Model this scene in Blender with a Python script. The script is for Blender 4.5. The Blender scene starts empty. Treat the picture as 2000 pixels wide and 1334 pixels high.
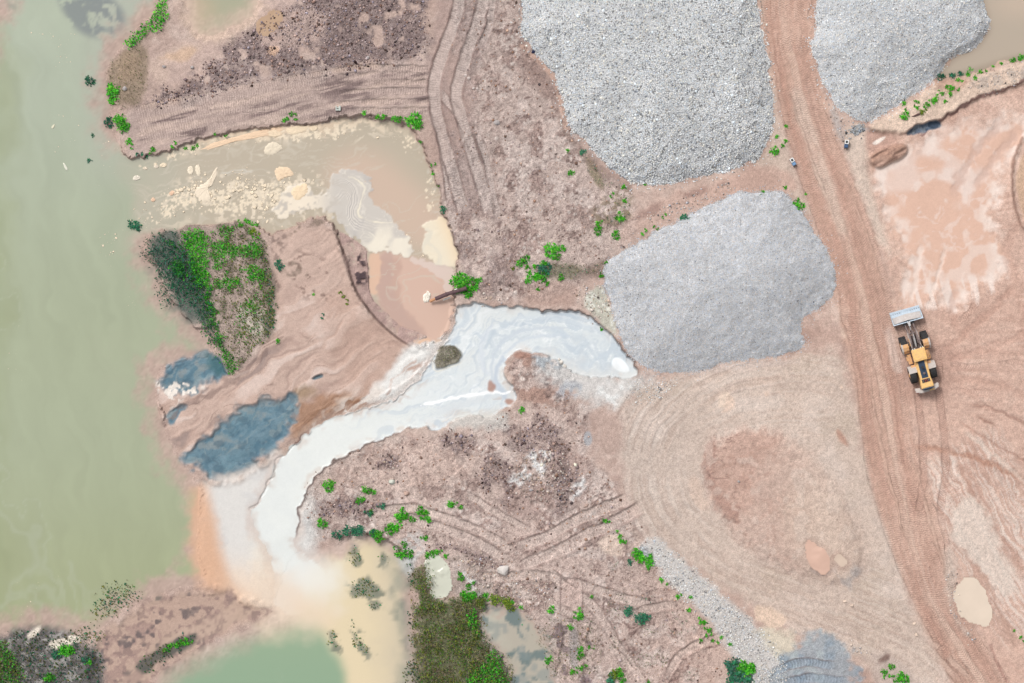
import bpy, bmesh, math, random
import numpy as np
from mathutils import Vector, Matrix

# ------------------------------------------------------------------ camera, sky, sun, exposure
SC = bpy.context.scene
COLL = SC.collection
U = 0.05                      # metres per photo pixel at ground level
CAMH = 350.0
cam = bpy.data.cameras.new("camera"); camo = bpy.data.objects.new("camera", cam)
COLL.objects.link(camo)
camo.location = (0, 0, CAMH); camo.rotation_euler = (0, 0, 0)
cam.sensor_width = 36.0; cam.lens = 36.0*CAMH/(2000*U)
cam.clip_start = 1.0; cam.clip_end = 6000.0
SC.camera = camo

SUN_EL, SUN_AZ = math.radians(56), math.radians(-38)
world = bpy.data.worlds.new("World"); SC.world = world; world.use_nodes = True
wn = world.node_tree; wn.nodes.clear()
sky = wn.nodes.new("ShaderNodeTexSky"); sky.sky_type = 'NISHITA'; sky.sun_disc = False
sky.sun_elevation = SUN_EL; sky.sun_rotation = SUN_AZ % (2*math.pi)
sky.air_density = 1.0; sky.dust_density = 4.0; sky.ozone_density = 1.0
hs = wn.nodes.new("ShaderNodeHueSaturation"); hs.inputs['Saturation'].default_value = 0.14
bg = wn.nodes.new("ShaderNodeBackground"); bg.inputs['Strength'].default_value = 0.118
wo = wn.nodes.new("ShaderNodeOutputWorld")
wn.links.new(sky.outputs[0], hs.inputs['Color']); wn.links.new(hs.outputs[0], bg.inputs['Color'])
wn.links.new(bg.outputs[0], wo.inputs['Surface'])
sunl = bpy.data.lights.new("sun", 'SUN'); sunl.energy = 1.5; sunl.angle = math.radians(15)
sunl.color = (1.0, 0.98, 0.95)
suno = bpy.data.objects.new("sun", sunl); COLL.objects.link(suno)
sd = Vector((math.sin(SUN_AZ)*math.cos(SUN_EL), math.cos(SUN_AZ)*math.cos(SUN_EL), math.sin(SUN_EL)))
suno.rotation_euler = sd.to_track_quat('Z', 'Y').to_euler(); suno.location = (-60, 70, 120)
SC.view_settings.view_transform = 'Standard'; SC.view_settings.look = 'None'
SC.view_settings.gamma = 1.0; SC.view_settings.use_curve_mapping = False
SC.view_settings.exposure = 0.36

# ------------------------------------------------------------------ helpers
rng = np.random.default_rng(7); random.seed(7)
F = np.float32
ALB = 0.80                    # photo colour -> albedo
def lin(c):
    c = np.array(c, dtype=np.float64)/255.0
    return np.where(c <= 0.04045, c/12.92, ((c+0.055)/1.055)**2.4)
def alb(c): return lin(c)*ALB
def wx(px): return (np.asarray(px, dtype=np.float64)-1000)*U
def wy(py): return (667-np.asarray(py, dtype=np.float64))*U

STEP = 2
NX, NY = 1041, 699
X0, Y0 = -40.0, -32.0
gx = (X0+STEP*np.arange(NX)).astype(F); gy = (Y0+STEP*np.arange(NY)).astype(F)
PX, PY = np.meshgrid(gx, gy)
HX, HY = PX[::2, ::2], PY[::2, ::2]

_tab = rng.uniform(-1, 1, (32, 256, 256)).astype(F)
def vnoise(x, y, seed):
    R = _tab[seed % 32]
    xf = np.floor(x); yf = np.floor(y)
    fx = (x-xf).astype(F); fy = (y-yf).astype(F)
    xi = xf.astype(np.int32) & 255; yi = yf.astype(np.int32) & 255
    xj = (xi+1) & 255; yj = (yi+1) & 255
    u = fx*fx*fx*(fx*(fx*6-15)+10); v = fy*fy*fy*(fy*(fy*6-15)+10)
    a = R[yi, xi]; b = R[yi, xj]; c = R[yj, xi]; d = R[yj, xj]
    a = a+(b-a)*u; c = c+(d-c)*u
    return a+(c-a)*v
def fbm(scale, octv=3, seed=0, ang=0.0, stretch=1.0, x=None, y=None, gain=0.5):
    x = PX if x is None else x; y = PY if y is None else y
    ca, sa = math.cos(math.radians(ang)), math.sin(math.radians(ang))
    xr = (x*ca+y*sa)/(scale*stretch); yr = (-x*sa+y*ca)/scale
    tot = 0; amp = 1.0; norm = 0
    for o in range(octv):
        tot = tot+amp*vnoise(xr+37.3*o+seed*11.7, yr+17.1*o+seed*5.3, seed+o*3)
        norm += amp; amp *= gain; xr = xr*2.03; yr = yr*2.03
    return tot/norm*1.6
def S(a, b, x):
    t = np.clip((x-a)/(b-a), 0, 1); return t*t*(3-2*t)

def chaikin(pts, n=2, closed=True):
    p = np.array(pts, dtype=np.float64)
    for _ in range(n):
        if closed:
            q = np.roll(p, -1, 0)
            p = np.stack([p*.75+q*.25, p*.25+q*.75], 1).reshape(-1, 2)
        else:
            q = p[1:]; r = p[:-1]
            mid = np.stack([r*.75+q*.25, r*.25+q*.75], 1).reshape(-1, 2)
            p = np.vstack([p[:1], mid, p[-1:]])
    return p
def up2(a):
    o = np.empty((NY, NX), F)
    o[::2, ::2] = a
    o[1::2, ::2] = .5*(a[:-1]+a[1:])
    o[:, 1::2] = .5*(o[:, :-1:2]+o[:, 2::2])
    return o
def poly_d(pts, x, y):
    d2 = np.full(x.shape, 1e9, F); ins = np.zeros(x.shape, bool)
    n = len(pts)
    for i in range(n):
        ax, ay = pts[i]; bx, by = pts[(i+1) % n]
        ex, ey = bx-ax, by-ay; L = ex*ex+ey*ey+1e-9
        t = np.clip(((x-ax)*ex+(y-ay)*ey)/L, 0, 1)
        dx = x-ax-t*ex; dy = y-ay-t*ey
        np.minimum(d2, dx*dx+dy*dy, out=d2)
        if ay != by:
            c = ((ay > y) != (by > y)) & (x < ex*(y-ay)/(by-ay)+ax)
            ins ^= c
    d = np.sqrt(d2); return np.where(ins, d, -d)
def sdf(pts, sm=2, margin=70):
    p = chaikin(pts, sm) if sm else np.array(pts, float)
    lo = p.min(0)-margin; hi = p.max(0)+margin
    i0 = max(0, int((lo[0]-X0)/4)); i1 = min(HX.shape[1], int((hi[0]-X0)/4)+2)
    j0 = max(0, int((lo[1]-Y0)/4)); j1 = min(HX.shape[0], int((hi[1]-Y0)/4)+2)
    a = np.full(HX.shape, -margin, F)
    if i1 > i0 and j1 > j0:
        a[j0:j1, i0:i1] = np.maximum(poly_d(p, HX[j0:j1, i0:i1], HY[j0:j1, i0:i1]), -margin)
    return up2(a)
def path_field(pts, half, sm=2):
    """signed lateral distance and arc length of an open path, within a band"""
    p = chaikin(pts, sm, False)
    lo = p.min(0)-half-6; hi = p.max(0)+half+6
    i0 = max(0, int((lo[0]-X0)/STEP)); i1 = min(NX, int((hi[0]-X0)/STEP)+2)
    j0 = max(0, int((lo[1]-Y0)/STEP)); j1 = min(NY, int((hi[1]-Y0)/STEP)+2)
    if i1 <= i0 or j1 <= j0: return None
    x = PX[j0:j1, i0:i1]; y = PY[j0:j1, i0:i1]
    best = np.full(x.shape, 1e9, F); lat = np.full(x.shape, 1e4, F); arc = np.zeros(x.shape, F)
    acc = 0.0
    for i in range(len(p)-1):
        ax, ay = p[i]; ex, ey = p[i+1]-p[i]; L = math.hypot(ex, ey)+1e-6
        # local window
        a0 = max(0, int((min(ax, ax+ex)-half-8-X0)/STEP)-i0); a1 = min(x.shape[1], int((max(ax, ax+ex)+half+8-X0)/STEP)+2-i0)
        b0 = max(0, int((min(ay, ay+ey)-half-8-Y0)/STEP)-j0); b1 = min(x.shape[0], int((max(ay, ay+ey)+half+8-Y0)/STEP)+2-j0)
        if a1 > a0 and b1 > b0:
            xs = x[b0:b1, a0:a1]-ax; ys = y[b0:b1, a0:a1]-ay
            t = np.clip((xs*ex+ys*ey)/(L*L), 0, 1)
            dx = xs-t*ex; dy = ys-t*ey; d2 = dx*dx+dy*dy
            m = d2 < best[b0:b1, a0:a1]
            best[b0:b1, a0:a1][m] = d2[m]
            sg = np.sign(xs*ey-ys*ex)
            lat[b0:b1, a0:a1][m] = (np.sqrt(d2)*sg)[m]
            arc[b0:b1, a0:a1][m] = (acc+t*L)[m]
        acc += L
    return (slice(j0, j1), slice(i0, i1)), lat, arc, acc
def samp(A, px, py):
    fx = np.clip((np.asarray(px)-X0)/STEP, 0, NX-1.001); fy = np.clip((np.asarray(py)-Y0)/STEP, 0, NY-1.001)
    i = fx.astype(int); j = fy.astype(int); u = fx-i; v = fy-j
    return (A[j, i]*(1-u)+A[j, i+1]*u)*(1-v)+(A[j+1, i]*(1-u)+A[j+1, i+1]*u)*v

# noise bank
n200 = fbm(200, 3, 1); n70 = fbm(70, 3, 4); n30 = fbm(30, 3, 7); n12 = fbm(12, 2, 11); n5 = fbm(5, 1, 13)
m70 = fbm(60, 3, 17); m25 = fbm(24, 3, 19); m9 = fbm(9, 2, 23)
white = rng.uniform(-1, 1, (NY, NX)).astype(F)
WOB = .65*n30+.35*n12
# warped ridge field: thin sinuous lines (cracks, flow scars)
wxp = PX+28*n70; wyp = PY+28*m70
rid = 1-np.abs(fbm(34, 3, 21, x=wxp, y=wyp))*1.6
ridf = 1-np.abs(fbm(14, 2, 25, x=PX+9*n30, y=PY+9*m25))*1.5
# clods: cellular field
def cells(size, seed):
    r = np.random.default_rng(seed)
    jx = r.uniform(.05, .95, (512, 512)).astype(F); jy = r.uniform(.05, .95, (512, 512)).astype(F); jv = r.uniform(0, 1, (512, 512)).astype(F)
    cx = (PX-X0+40)/size; cy = (PY-Y0+40)/size
    xi = np.floor(cx).astype(int); yi = np.floor(cy).astype(int)
    best = np.full(PX.shape, 9, F); val = np.zeros(PX.shape, F)
    for dy in (-1, 0, 1):
        for dx in (-1, 0, 1):
            a = np.clip(xi+dx, 0, 511); b = np.clip(yi+dy, 0, 511)
            d = (cx-a-jx[b, a])**2+(cy-b-jy[b, a])**2
            m = d < best
            best = np.where(m, d, best); val = np.where(m, jv[b, a], val)
    return np.sqrt(best), val
cd7, cv7 = cells(7.0, 3)
cd13, cv13 = cells(13.0, 5)

COL = np.empty((NY, NX, 3), F); COL[:] = alb((192, 164, 151))
Z = (0.10*n200+0.05*n70).astype(F)
GR = np.full((NY, NX), 0.6, F)        # grain / bump amount
RG = np.full((NY, NX), 0.9, F)        # roughness
TM = np.zeros((NY, NX), F); TP = np.zeros((NY, NX), F)
ZONE = np.zeros((NY, NX), np.uint8)   # 0 ground 1 haul road 2 dirt track 3 sand flat 4 slurry 5 silt
WL = -0.75                            # river level

def paint(m, rgb, a=1.0):
    COL[:] += (alb(rgb).astype(F)-COL)*(m*a)[..., None]
def paint_in(sl, m, rgb, a=1.0):
    COL[sl] += (alb(rgb).astype(F)-COL[sl])*(m*a)[..., None]
def M(pts, soft=5, wob=6, sm=2):
    return S(-soft, soft, sdf(pts, sm)+wob*WOB)
def mix(A, m, v): A += (v-A)*m

def streaks(pts, half, wlat, warc, msk, cols, seed=0, wob=0.0, octv=3, edge=20):
    r = path_field(pts, half)
    if r is None: return
    sl, lat, arc, L = r
    e = S(half, half-edge, np.abs(lat))*S(0, 40, arc)*S(L, L-40, arc)
    nz = fbm(wlat, octv, seed, 0, warc/wlat, x=arc, y=lat+wob*n30[sl])
    for lo, hi, rgb, a in cols:
        v = nz if hi > lo else -nz
        lo_, hi_ = (lo, hi) if hi > lo else (-lo, -hi)
        paint_in(sl, S(lo_, hi_, v)*e*msk[sl], rgb, a)
    return sl, nz, e

# ------------------------------------------------------------------ outlines traced in photo pixels
RIVER = [(-90,-90),(350,-90),(322,0),(305,25),(275,50),(250,75),(232,97),(212,120),(203,145),(204,165),(214,200),(212,240),(224,265),(238,298),(255,309),(300,304),(345,288),(400,271),(450,257),(500,247),(560,245),(600,241),(632,241),(658,229),(700,228),(735,232),(790,241),(812,258),(826,285),(836,320),(850,355),(860,385),(862,415),(872,435),(886,465),(893,500),(891,530),(884,555),(885,590),(884,618),(878,640),(862,660),(840,671),(815,676),(795,670),(772,656),(752,640),(730,618),(706,588),(690,560),(682,530),(674,500),(662,472),(655,445),(640,425),(620,420),(602,431),(578,437),(560,455),(545,448),(528,460),(515,450),(500,440),(478,434),(455,440),(420,441),(350,446),(300,452),(282,468),(282,500),(305,525),(322,560),(340,600),(362,630),(392,648),(408,668),(405,692),(370,700),(330,708),(306,730),(303,765),(312,805),(326,855),(342,895),(372,930),(388,955),(392,1000),(390,1050),(384,1090),(400,1120),(380,1150),(300,1160),(240,1190),(190,1232),(150,1245),(100,1228),(60,1222),(20,1238),(-90,1250)]
INLET = [(225,265),(300,270),(560,215),(800,210),(900,400),(930,560),(900,660),(840,700),(740,660),(640,440),(560,470),(400,460),(270,455),(215,420),(205,340)]
LAGW = [(560,1090),(600,1075),(640,1070),(680,1052),(720,1046),(752,1058),(785,1078),(803,1110),(806,1200),(812,1280),(822,1420),(250,1420),(290,1334),(330,1300),(380,1272),(450,1238),(500,1215),(545,1190),(545,1130)]
LAGG = [(290,1334),(340,1295),(400,1262),(470,1228),(530,1203),(575,1196),(610,1215),(635,1245),(655,1290),(670,1334),(670,1420),(240,1420)]
TOPP = [(362,-90),(505,-90),(508,10),(480,40),(440,58),(400,66),(372,56),(362,30)]
URP  = [(1905,-90),(1915,0),(1928,40),(1930,60),(1900,95),(1862,108),(1838,138),(1832,150),(1872,150),(1930,132),(1972,118),(2090,92),(2090,-90)]
COB1 = [(1030,-90),(1018,50),(1022,75),(1045,103),(1072,132),(1092,155),(1100,210),(1112,250),(1140,268),(1165,300),(1195,330),(1235,358),(1272,364),(1330,352),(1400,340),(1465,318),(1495,290),(1510,255),(1510,205),(1500,130),(1490,70),(1480,20),(1475,-90)]
COB2 = [(1598,-90),(1596,20),(1594,60),(1583,80),(1588,110),(1605,150),(1620,190),(1645,215),(1680,237),(1705,232),(1745,210),(1790,180),(1830,150),(1858,110),(1890,107),(1920,80),(1945,38),(1930,30),(1924,-10),(1920,-90)]
GRAV = [(1530,372),(1470,376),(1430,378),(1380,405),(1310,440),(1250,468),(1200,500),(1180,520),(1178,555),(1195,595),(1208,650),(1225,690),(1260,720),(1310,728),(1370,722),(1440,702),(1500,698),(1560,688),(1570,665),(1560,640),(1575,608),(1605,600),(1622,575),(1632,545),(1625,500),(1600,465),(1575,430),(1558,405)]
SLUR = [(897,594),(930,590),(960,600),(1000,598),(1040,605),(1080,609),(1110,607),(1140,612),(1165,630),(1190,650),(1210,675),(1230,700),(1247,722),(1240,738),(1215,738),(1190,736),(1165,735),(1140,735),(1110,722),(1075,697),(1050,690),(1015,684),(998,694),(986,712),(985,735),(997,752),(1010,768),(1008,784),(992,796),(970,806),(955,822),(935,806),(910,810),(893,816),(878,828),(850,842),(825,832),(790,838),(760,850),(735,860),(700,875),(670,890),(640,905),(620,925),(600,955),(585,985),(578,1000),(583,1020),(572,1045),(570,1075),(605,1092),(645,1130),(640,1200),(535,1200),(536,1120),(525,1075),(508,1055),(497,1028),(488,998),(505,985),(512,965),(528,940),(536,908),(558,888),(566,874),(590,855),(615,835),(660,812),(690,802),(720,795),(760,786),(785,770),(815,745),(838,715),(850,690),(866,677),(880,658),(888,632),(890,608)]
ROADL = [(1478,-90),(1480,0),(1494,100),(1516,180),(1541,270),(1562,340),(1588,420),(1612,500),(1632,560),(1645,640),(1660,720),(1675,800),(1690,900),(1710,980),(1735,1060),(1772,1160),(1815,1250),(1860,1340),(1880,1420)]
ROADR = [(1600,-90),(1598,0),(1588,60),(1592,130),(1610,190),(1626,240),(1642,290),(1664,340),(1688,400),(1704,450),(1722,520),(1740,590),(1752,650),(1766,720),(1778,800),(1794,880),(1818,950),(1845,1060),(1872,1180),(1922,1260),(1988,1340),(2020,1420)]
ROAD = ROADL+ROADR[::-1]

dR = sdf(RIVER, 1); dLag = sdf(LAGW); dTop = sdf(TOPP); dUR = sdf(URP)
dC1 = sdf(COB1); dC2 = sdf(COB2); dGv = sdf(GRAV); dSl = sdf(SLUR, 1); dRoad = sdf(ROAD)
mInlet = S(-25, 25, sdf(INLET)); mPile = np.maximum(np.maximum(S(-4, 4, dC1), S(-4, 4, dC2)), S(-4, 4, dGv))

# ------------------------------------------------------------------ general ground mottling
paint(S(.0, .9, n70), (206, 184, 172), .55)
paint(S(.1, .9, m70), (170, 140, 128), .5)
paint(S(.1, 1., n30), (176, 146, 134), .35)
paint(S(.2, 1., m25), (214, 192, 180), .35)

# rough-earth areas (cracked lumpy mud)
def rough(pts, amp=.12, dark=.35, soft=14, tint=None, ta=.6, lump=1.0):
    m = M(pts, soft, 16)
    if tint: paint(m, tint, ta)
    global Z
    het = S(-.5, .5, m70+.5*m25)                      # some parts churned, some trampled flat
    Z += (m*amp*.55*(.2+.8*het)*(.35*n12+.3*(1-np.clip(cd13, 0, 1))*cv13+.35*m9+.3*n5)).astype(F)
    paint(m*S(.0, .5, n30+.6*m70), (210, 188, 178), dark*1.1)
    paint(m*het*S(.05, .28, m25+.45*m9), (164, 135, 125), dark*1.2)
    paint(m*S(.86, .98, rid)*S(-.3, .2, m25), (116, 88, 82), dark*1.3)
    paint(m*S(.88, .99, ridf)*het, (120, 92, 84), dark*1.1)
    h2 = het*S(-.1, .5, n30+.5*m25)
    paint(m*S(.6, .95, cv7)*S(.5, .2, cd7)*h2, (228, 210, 200), dark*1.2)
    paint(m*S(.25, .05, cv7)*S(.5, .2, cd7)*h2, (112, 86, 80), dark*1.3)
    paint(m*S(.84, .97, cv13)*S(.36, .2, cd13)*het, (232, 216, 206), dark)
    sq = 1-np.abs(fbm(11, 2, 27, x=PX+7*n12+12*n30, y=PY+7*m9+12*m25))*2.0
    paint(m*S(.80, .97, sq)*S(.0, .4, m25-.3*n30), (126, 98, 90), dark*1.3)
    mix(GR, m, 1.0)
    return m
mud_mid = [(900,-40),(1020,-40),(1020,80),(1095,170),(1120,270),(1200,350),(1240,400),(1240,470),(1180,520),(1140,560),(1040,590),(950,590),(900,560),(890,470),(860,380),(880,300),(930,200),(880,80)]
rough(mud_mid, .13, .62, tint=(199, 174, 163), ta=.8)
mud_low = [(590,940),(640,905),(740,860),(860,845),(960,825),(1010,790),(1100,760),(1150,780),(1140,860),(1190,950),(1250,1030),(1300,1120),(1400,1230),(1440,1334),(1000,1400),(1000,1200),(880,1120),(760,1050),(640,1060),(580,1010)]
rough(mud_low, .14, .62, tint=(198, 171, 159), ta=.8)
rough([(1000,690),(1080,700),(1130,760),(1100,800),(1010,790),(995,730)], .16, .6, 8, (172,130,112), .8)
rough([(1370,880),(1420,838),(1490,832),(1560,868),(1620,930),(1660,1000),(1685,1060),(1695,1120),(1640,1150),(1560,1130),(1480,1085),(1420,1030),(1380,960)], .006, .06, 50, (200,174,160), .4)
mix(GR, M([(1370,880),(1420,838),(1490,832),(1560,868),(1620,930),(1660,1000),(1685,1060),(1695,1120),(1640,1150),(1560,1130),(1480,1085),(1420,1030),(1380,960)], 50, 16), .6)
paint(M([(1370,885),(1420,842),(1500,835),(1540,860),(1480,900),(1470,990),(1440,1010),(1400,990),(1380,950)], 16, 16), (188,148,132), .4)
cr_ = M([(1362,900),(1385,860),(1440,838),(1430,860),(1400,890),(1390,940),(1410,980),(1450,990),(1480,1010),(1450,1030),(1400,1010),(1372,960)], 8, 10)
paint(cr_*S(-.2, .4, m25), (162,124,112), .6); paint(cr_*S(.72, .95, 1-np.abs(fbm(12, 2, 27, ang=10, stretch=2))*1.8), (124,94,86), .6)
paint(M([(1520,960),(1620,950),(1670,1040),(1690,1110),(1640,1140),(1560,1090)], 40, 30), (206,182,164), .5)
rough([(1000,900),(1100,860),(1150,900),(1140,980),(1060,1020),(980,1000)], .16, .5, 16, (172,142,132), .7)
rough([(760,1100),(880,1090),(1010,1100),(1010,1180),(900,1170)], .13, .5, 12, (186,164,152), .8)

paint(M([(640,920),(700,880),(840,850),(930,870),(935,925),(850,955),(700,958),(615,955)], 14, 18), (205,174,159), .6)
# purple-dark clod fields
def clods(pts, soft=14, amp=.16, rgb=(138, 115, 112), a=.85, wob=22):
    m = M(pts, soft, wob)*S(-1.0, -.35, m25+.4*m70)
    paint(m, rgb, a)
    global Z
    Z += (m*amp*(.35*(1-np.clip(cd7, 0, 1))*cv7+.4*(1-np.clip(cd13, 0, 1))*cv13+.15*n12)).astype(F)
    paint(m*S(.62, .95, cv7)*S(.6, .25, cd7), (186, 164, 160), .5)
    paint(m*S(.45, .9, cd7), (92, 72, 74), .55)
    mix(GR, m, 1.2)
    return m
dk = [ [(300,215),(330,180),(400,130),(430,100),(480,60),(560,20),(600,-30),(830,-40),(838,60),(830,110),(760,125),(660,140),(560,150),(470,165),(400,190),(330,200)],
       [(280,180),(310,165),(350,170),(350,195),(300,212)] ]
paint(M([(290,90),(340,100),(440,60),(520,-30),(700,-30),(600,60),(480,110),(400,150),(330,170),(290,150)], 10, 14), (200,172,160), .8)
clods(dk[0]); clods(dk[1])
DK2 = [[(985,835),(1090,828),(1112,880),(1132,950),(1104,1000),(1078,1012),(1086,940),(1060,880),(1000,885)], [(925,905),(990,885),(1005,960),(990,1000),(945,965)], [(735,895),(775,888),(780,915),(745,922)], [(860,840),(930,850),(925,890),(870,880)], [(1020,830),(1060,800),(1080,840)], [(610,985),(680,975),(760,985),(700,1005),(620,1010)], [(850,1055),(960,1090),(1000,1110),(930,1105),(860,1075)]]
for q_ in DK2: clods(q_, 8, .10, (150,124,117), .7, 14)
cr2 = [[(880,250),(900,300),(925,420),(900,430),(885,360)], [(930,330),(955,330),(985,430),(965,440)], [(1040,110),(1090,165),(1096,215),(1060,190),(1030,140)], [(895,470),(920,460),(930,560),(905,560)], [(985,440),(1010,500),(1000,560),(960,580),(920,575),(960,520)]]
for q_ in cr2: clods(q_, 10, .06, (160,134,126), .6, 16)
paint(M([(500,40),(560,20),(625,10),(640,60),(600,95),(530,95),(505,75)], 10, 12), (196,166,154), .85)
paint(M([(520,90),(548,92),(540,108),(526,112)], 3, 3), (222,176,142), .9)
paint(M([(292,110),(345,85),(400,80),(380,110),(330,120),(330,165),(292,165)], 6, 8), (206,178,162), .9)
paint(M([(300,112),(390,84),(372,122),(325,116)], 6, 6), (214,178,148), .8)
paint(M([(210,120),(245,95),(280,75),(290,110),(285,180),(260,215),(215,200),(205,150)], 8, 8), (152,132,108), .8)
paint(M([(232,100),(262,92),(272,150),(230,160)], 12, 10), (176,148,120), .5)

# ------------------------------------------------------------------ banks and beds
paintbank = S(0, -26, -dR)   # placeholder weight
soft_map = 6+42*(1-mInlet)                                 # shelf width in px
wob_shore = WOB*(3+6*(1-mInlet))+mInlet*(2.5*n12+2*n5)
dRw = dR+wob_shore
bed = WL-np.clip(dRw/soft_map, -1, 3)*0.8
bankw = np.where(PX < 235, 60, 4)
bankw = np.where((PY > 640) & (PX < 700), 60, bankw)
bankw = np.where((PX > 560) & (PX < 760) & (PY > 420), 5, bankw).astype(F)
bk = S(-1, 0, dRw/bankw)
Z = np.where(dRw > 0, bed, Z*(1-bk)+(WL+.02)*bk).astype(F)

# bed colours near shore
paint(S(-12, 6, dRw)*(1-mInlet), (188,160,146), .8)
paint(S(-6, 10, dRw)*mInlet, (196,170,150), .8)
# shade on the steep inlet bank faces, painted in as broken dark lips
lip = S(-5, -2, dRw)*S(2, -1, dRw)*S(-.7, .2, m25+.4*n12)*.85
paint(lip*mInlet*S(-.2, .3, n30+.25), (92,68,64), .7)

# flat silty fan south-west of the pond
fan = M([(530,455),(600,440),(650,440),(675,510),(690,570),(735,625),(780,662),(830,680),(845,700),(800,745),(740,780),(650,820),(560,870),(470,900),(400,930),(355,900),(330,850),(310,800),(305,740),(330,710),(420,690),(470,740),(520,660),(540,600),(525,520)], 6, 5)
paint(fan, (199,171,157), .95); mix(Z, fan, (-.35+.06*n70).astype(F)); mix(GR, fan, .3)
fs = fbm(16, 3, 9, ang=-35, stretch=6, x=PX+14*n70, y=PY+14*m70)
paint(fan*S(.05, .7, fs)*S(520, 620, PY), (220,198,187), .7)
paint(fan*S(.2, .8, -fs)*S(520, 620, PY), (164,136,125), .6)
paint(fan*S(.85, .99, 1-np.abs(fs)*1.8)*S(560, 620, PY)*S(-.2, .4, n30), (130,106,98), .6)
paint(fan*S(.55, .95, -fs)*S(640, 700, PY)*S(620, 520, PX), (142,128,124), .5)
paint(fan*S(.3, 1, m25), (186,156,142), .4)
Z += (fan*.07*fs).astype(F)
paint(M([(620,560),(700,580),(790,665),(800,700),(740,760),(680,760),(640,700)], 30, 14), (190,158,142), .6)
# rust-brown seep
rust = M([(570,790),(640,770),(700,770),(730,780),(690,805),(640,825),(590,860),(562,884),(570,850),(560,820)], 10, 10)
paint(rust, (158,116,86), .75)
paint(M([(560,880),(575,862),(610,838),(640,822),(622,842),(586,868)], 3, 2), (196,128,92), .7)
# brushy patch
paint(M([(580,755),(610,750),(620,770),(590,785),(572,772)], 9, 6), (150,124,92), .7)
streaks([(560,880),(600,845),(650,810),(700,780),(740,760)], 36, 3, 60, rust, [(.1,.5,(190,150,122),.7), (-.1,-.5,(126,88,64),.6)], 5, 4)
# blue-grey silt
silt = np.maximum.reduce([M([(352,893),(395,860),(430,830),(470,800),(520,785),(578,768),(572,810),(562,850),(548,868),(510,905),(480,930),(440,938),(402,938),(378,915)], 10, 16),
    M([(312,745),(326,718),(358,700),(405,688),(438,700),(448,736),(405,754),(365,768),(330,766)], 10, 16),
    M([(606,738),(628,730),(632,736),(610,744)], 2, 2), M([(325,812),(350,790),(368,790),(352,806),(330,836)], 4, 6)])
sb = fbm(22, 3, 12, ang=-40, stretch=3)
paint(silt, (86,124,140), .92); sb2 = fbm(7, 3, 18, ang=-36, stretch=6, x=PX+10*n30, y=PY+10*m25)
paint(silt*S(.0, .8, sb), (112,144,156), .5); paint(silt*S(.1, .8, -sb), (74,112,130), .5); paint(silt*S(.2, .6, sb2), (140,150,150), .45); paint(silt*S(.2, .6, -sb2), (64,100,120), .45)
paint(silt*S(.9, 1.0, rid), (70,92,108), .5)
mix(Z, silt, (WL+.07+.03*sb).astype(F)); mix(GR, silt, .25); mix(RG, silt, .55)
paint(silt*S(.1, .6, n12+.5*m9), (116,142,154), .5); paint(silt*S(.45, .9, n30+.4*n12), (150,148,142), .4); paint(silt*S(.3, .7, -m25), (72,100,116), .6); paint(silt*S(460, 570, PX)*S(800, 770, PY)*S(-.2, .4, m25), (150,132,122), .7)
lime = M([(300,752),(322,742),(345,752),(400,748),(420,756),(360,776),(330,800),(312,790)], 6, 8)*S(.1, .45, m9+.5*n12)
paint(lime, (232,222,212), .95)
ZONE[silt > .5] = 5
# brown seams between
seam = path_field([(320,830),(345,800),(400,775),(470,735),(520,690)], 8)
sl, lat, arc, L = seam
paint_in(sl, S(7, 2, np.abs(lat+5*n12[sl])), (120,98,92), .5)
# mud shelf inside the pond with dark lumps
shelf = M([(655,440),(690,466),(716,480),(724,500),(720,555),(730,582),(758,612),(795,640),(842,655),(820,668),(798,672),(770,657),(735,624),(706,592),(684,545),(664,478)], 3, 3)
paint(shelf, (180,150,142), .95); mix(Z, shelf, (WL+.05+.05*n12).astype(F)); mix(GR, shelf, .5)
lump = shelf*M([(672,470),(700,480),(718,500),(712,560),(690,560),(680,520)], 8, 8)*S(.15, .45, n12+.4*m9)
paint(lump, (74,58,64), .95); Z += (lump*.15).astype(F)
paint(shelf*S(.2, .8, m25), (198,172,158), .6)
paint(shelf*S(12, 0, -dRw+14)*S(-14, -2, -dRw), (160,140,134), .3)
# ridge rim west of shelf
rim = path_field([(640,425),(655,440),(663,475),(676,505),(683,535),(692,562),(708,590),(732,620),(756,644),(780,664),(810,680)], 10)
sl, lat, arc, L = rim
paint_in(sl, S(3.2, 1.2, np.abs(lat)), (112,88,80), .75)
Z[sl] += (S(8, 0, np.abs(lat+5))*.12).astype(F)
# brown mounds on the flat and dark rims (528-640 / 430-560)
for pts, rgb, a in [([(528,462),(548,450),(560,462),(552,490),(545,520),(530,515)], (96,78,74), .55), ([(560,455),(585,440),(618,424),(640,430),(628,446),(590,450),(570,470)], (120,104,88), .7),
                    ([(540,515),(560,510),(590,515),(600,540),(575,545),(545,530)], (110,98,84), .6), ([(520,545),(540,540),(545,575),(525,590)], (104,84,80), .6)]:
    m = M(pts, 5, 9); paint(m*S(-.5, .3, m9), rgb, a); Z += (m*.15*(.5+n12)).astype(F)
spk = M([(560,480),(640,500),(660,560),(640,600),(560,570)], 14, 10)*S(.55, .75, m9)
paint(spk, (128,104,94), .7)
# vegetated block on the left bank
blk = M([(350,440),(420,440),(480,434),(510,455),(528,500),(535,560),(538,620),(520,660),(480,700),(455,735),(440,725),(425,690),(410,640),(380,560),(345,500)], 5, 7)
paint(blk, (176,152,138), .9); paint(blk*S(.0, .8, n12), (112,100,80), .6); mix(Z, blk, (.15+.16*n30+.08*n12).astype(F)); mix(GR, blk, 1.1)
paint(M([(455,590),(520,600),(530,640),(500,660),(470,640)], 10, 8), (216,204,186), .6)
paint(M([(508,460),(528,500),(538,560),(538,640),(515,670),(515,580),(505,520)], 8, 8), (96,86,66), .6)
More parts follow.
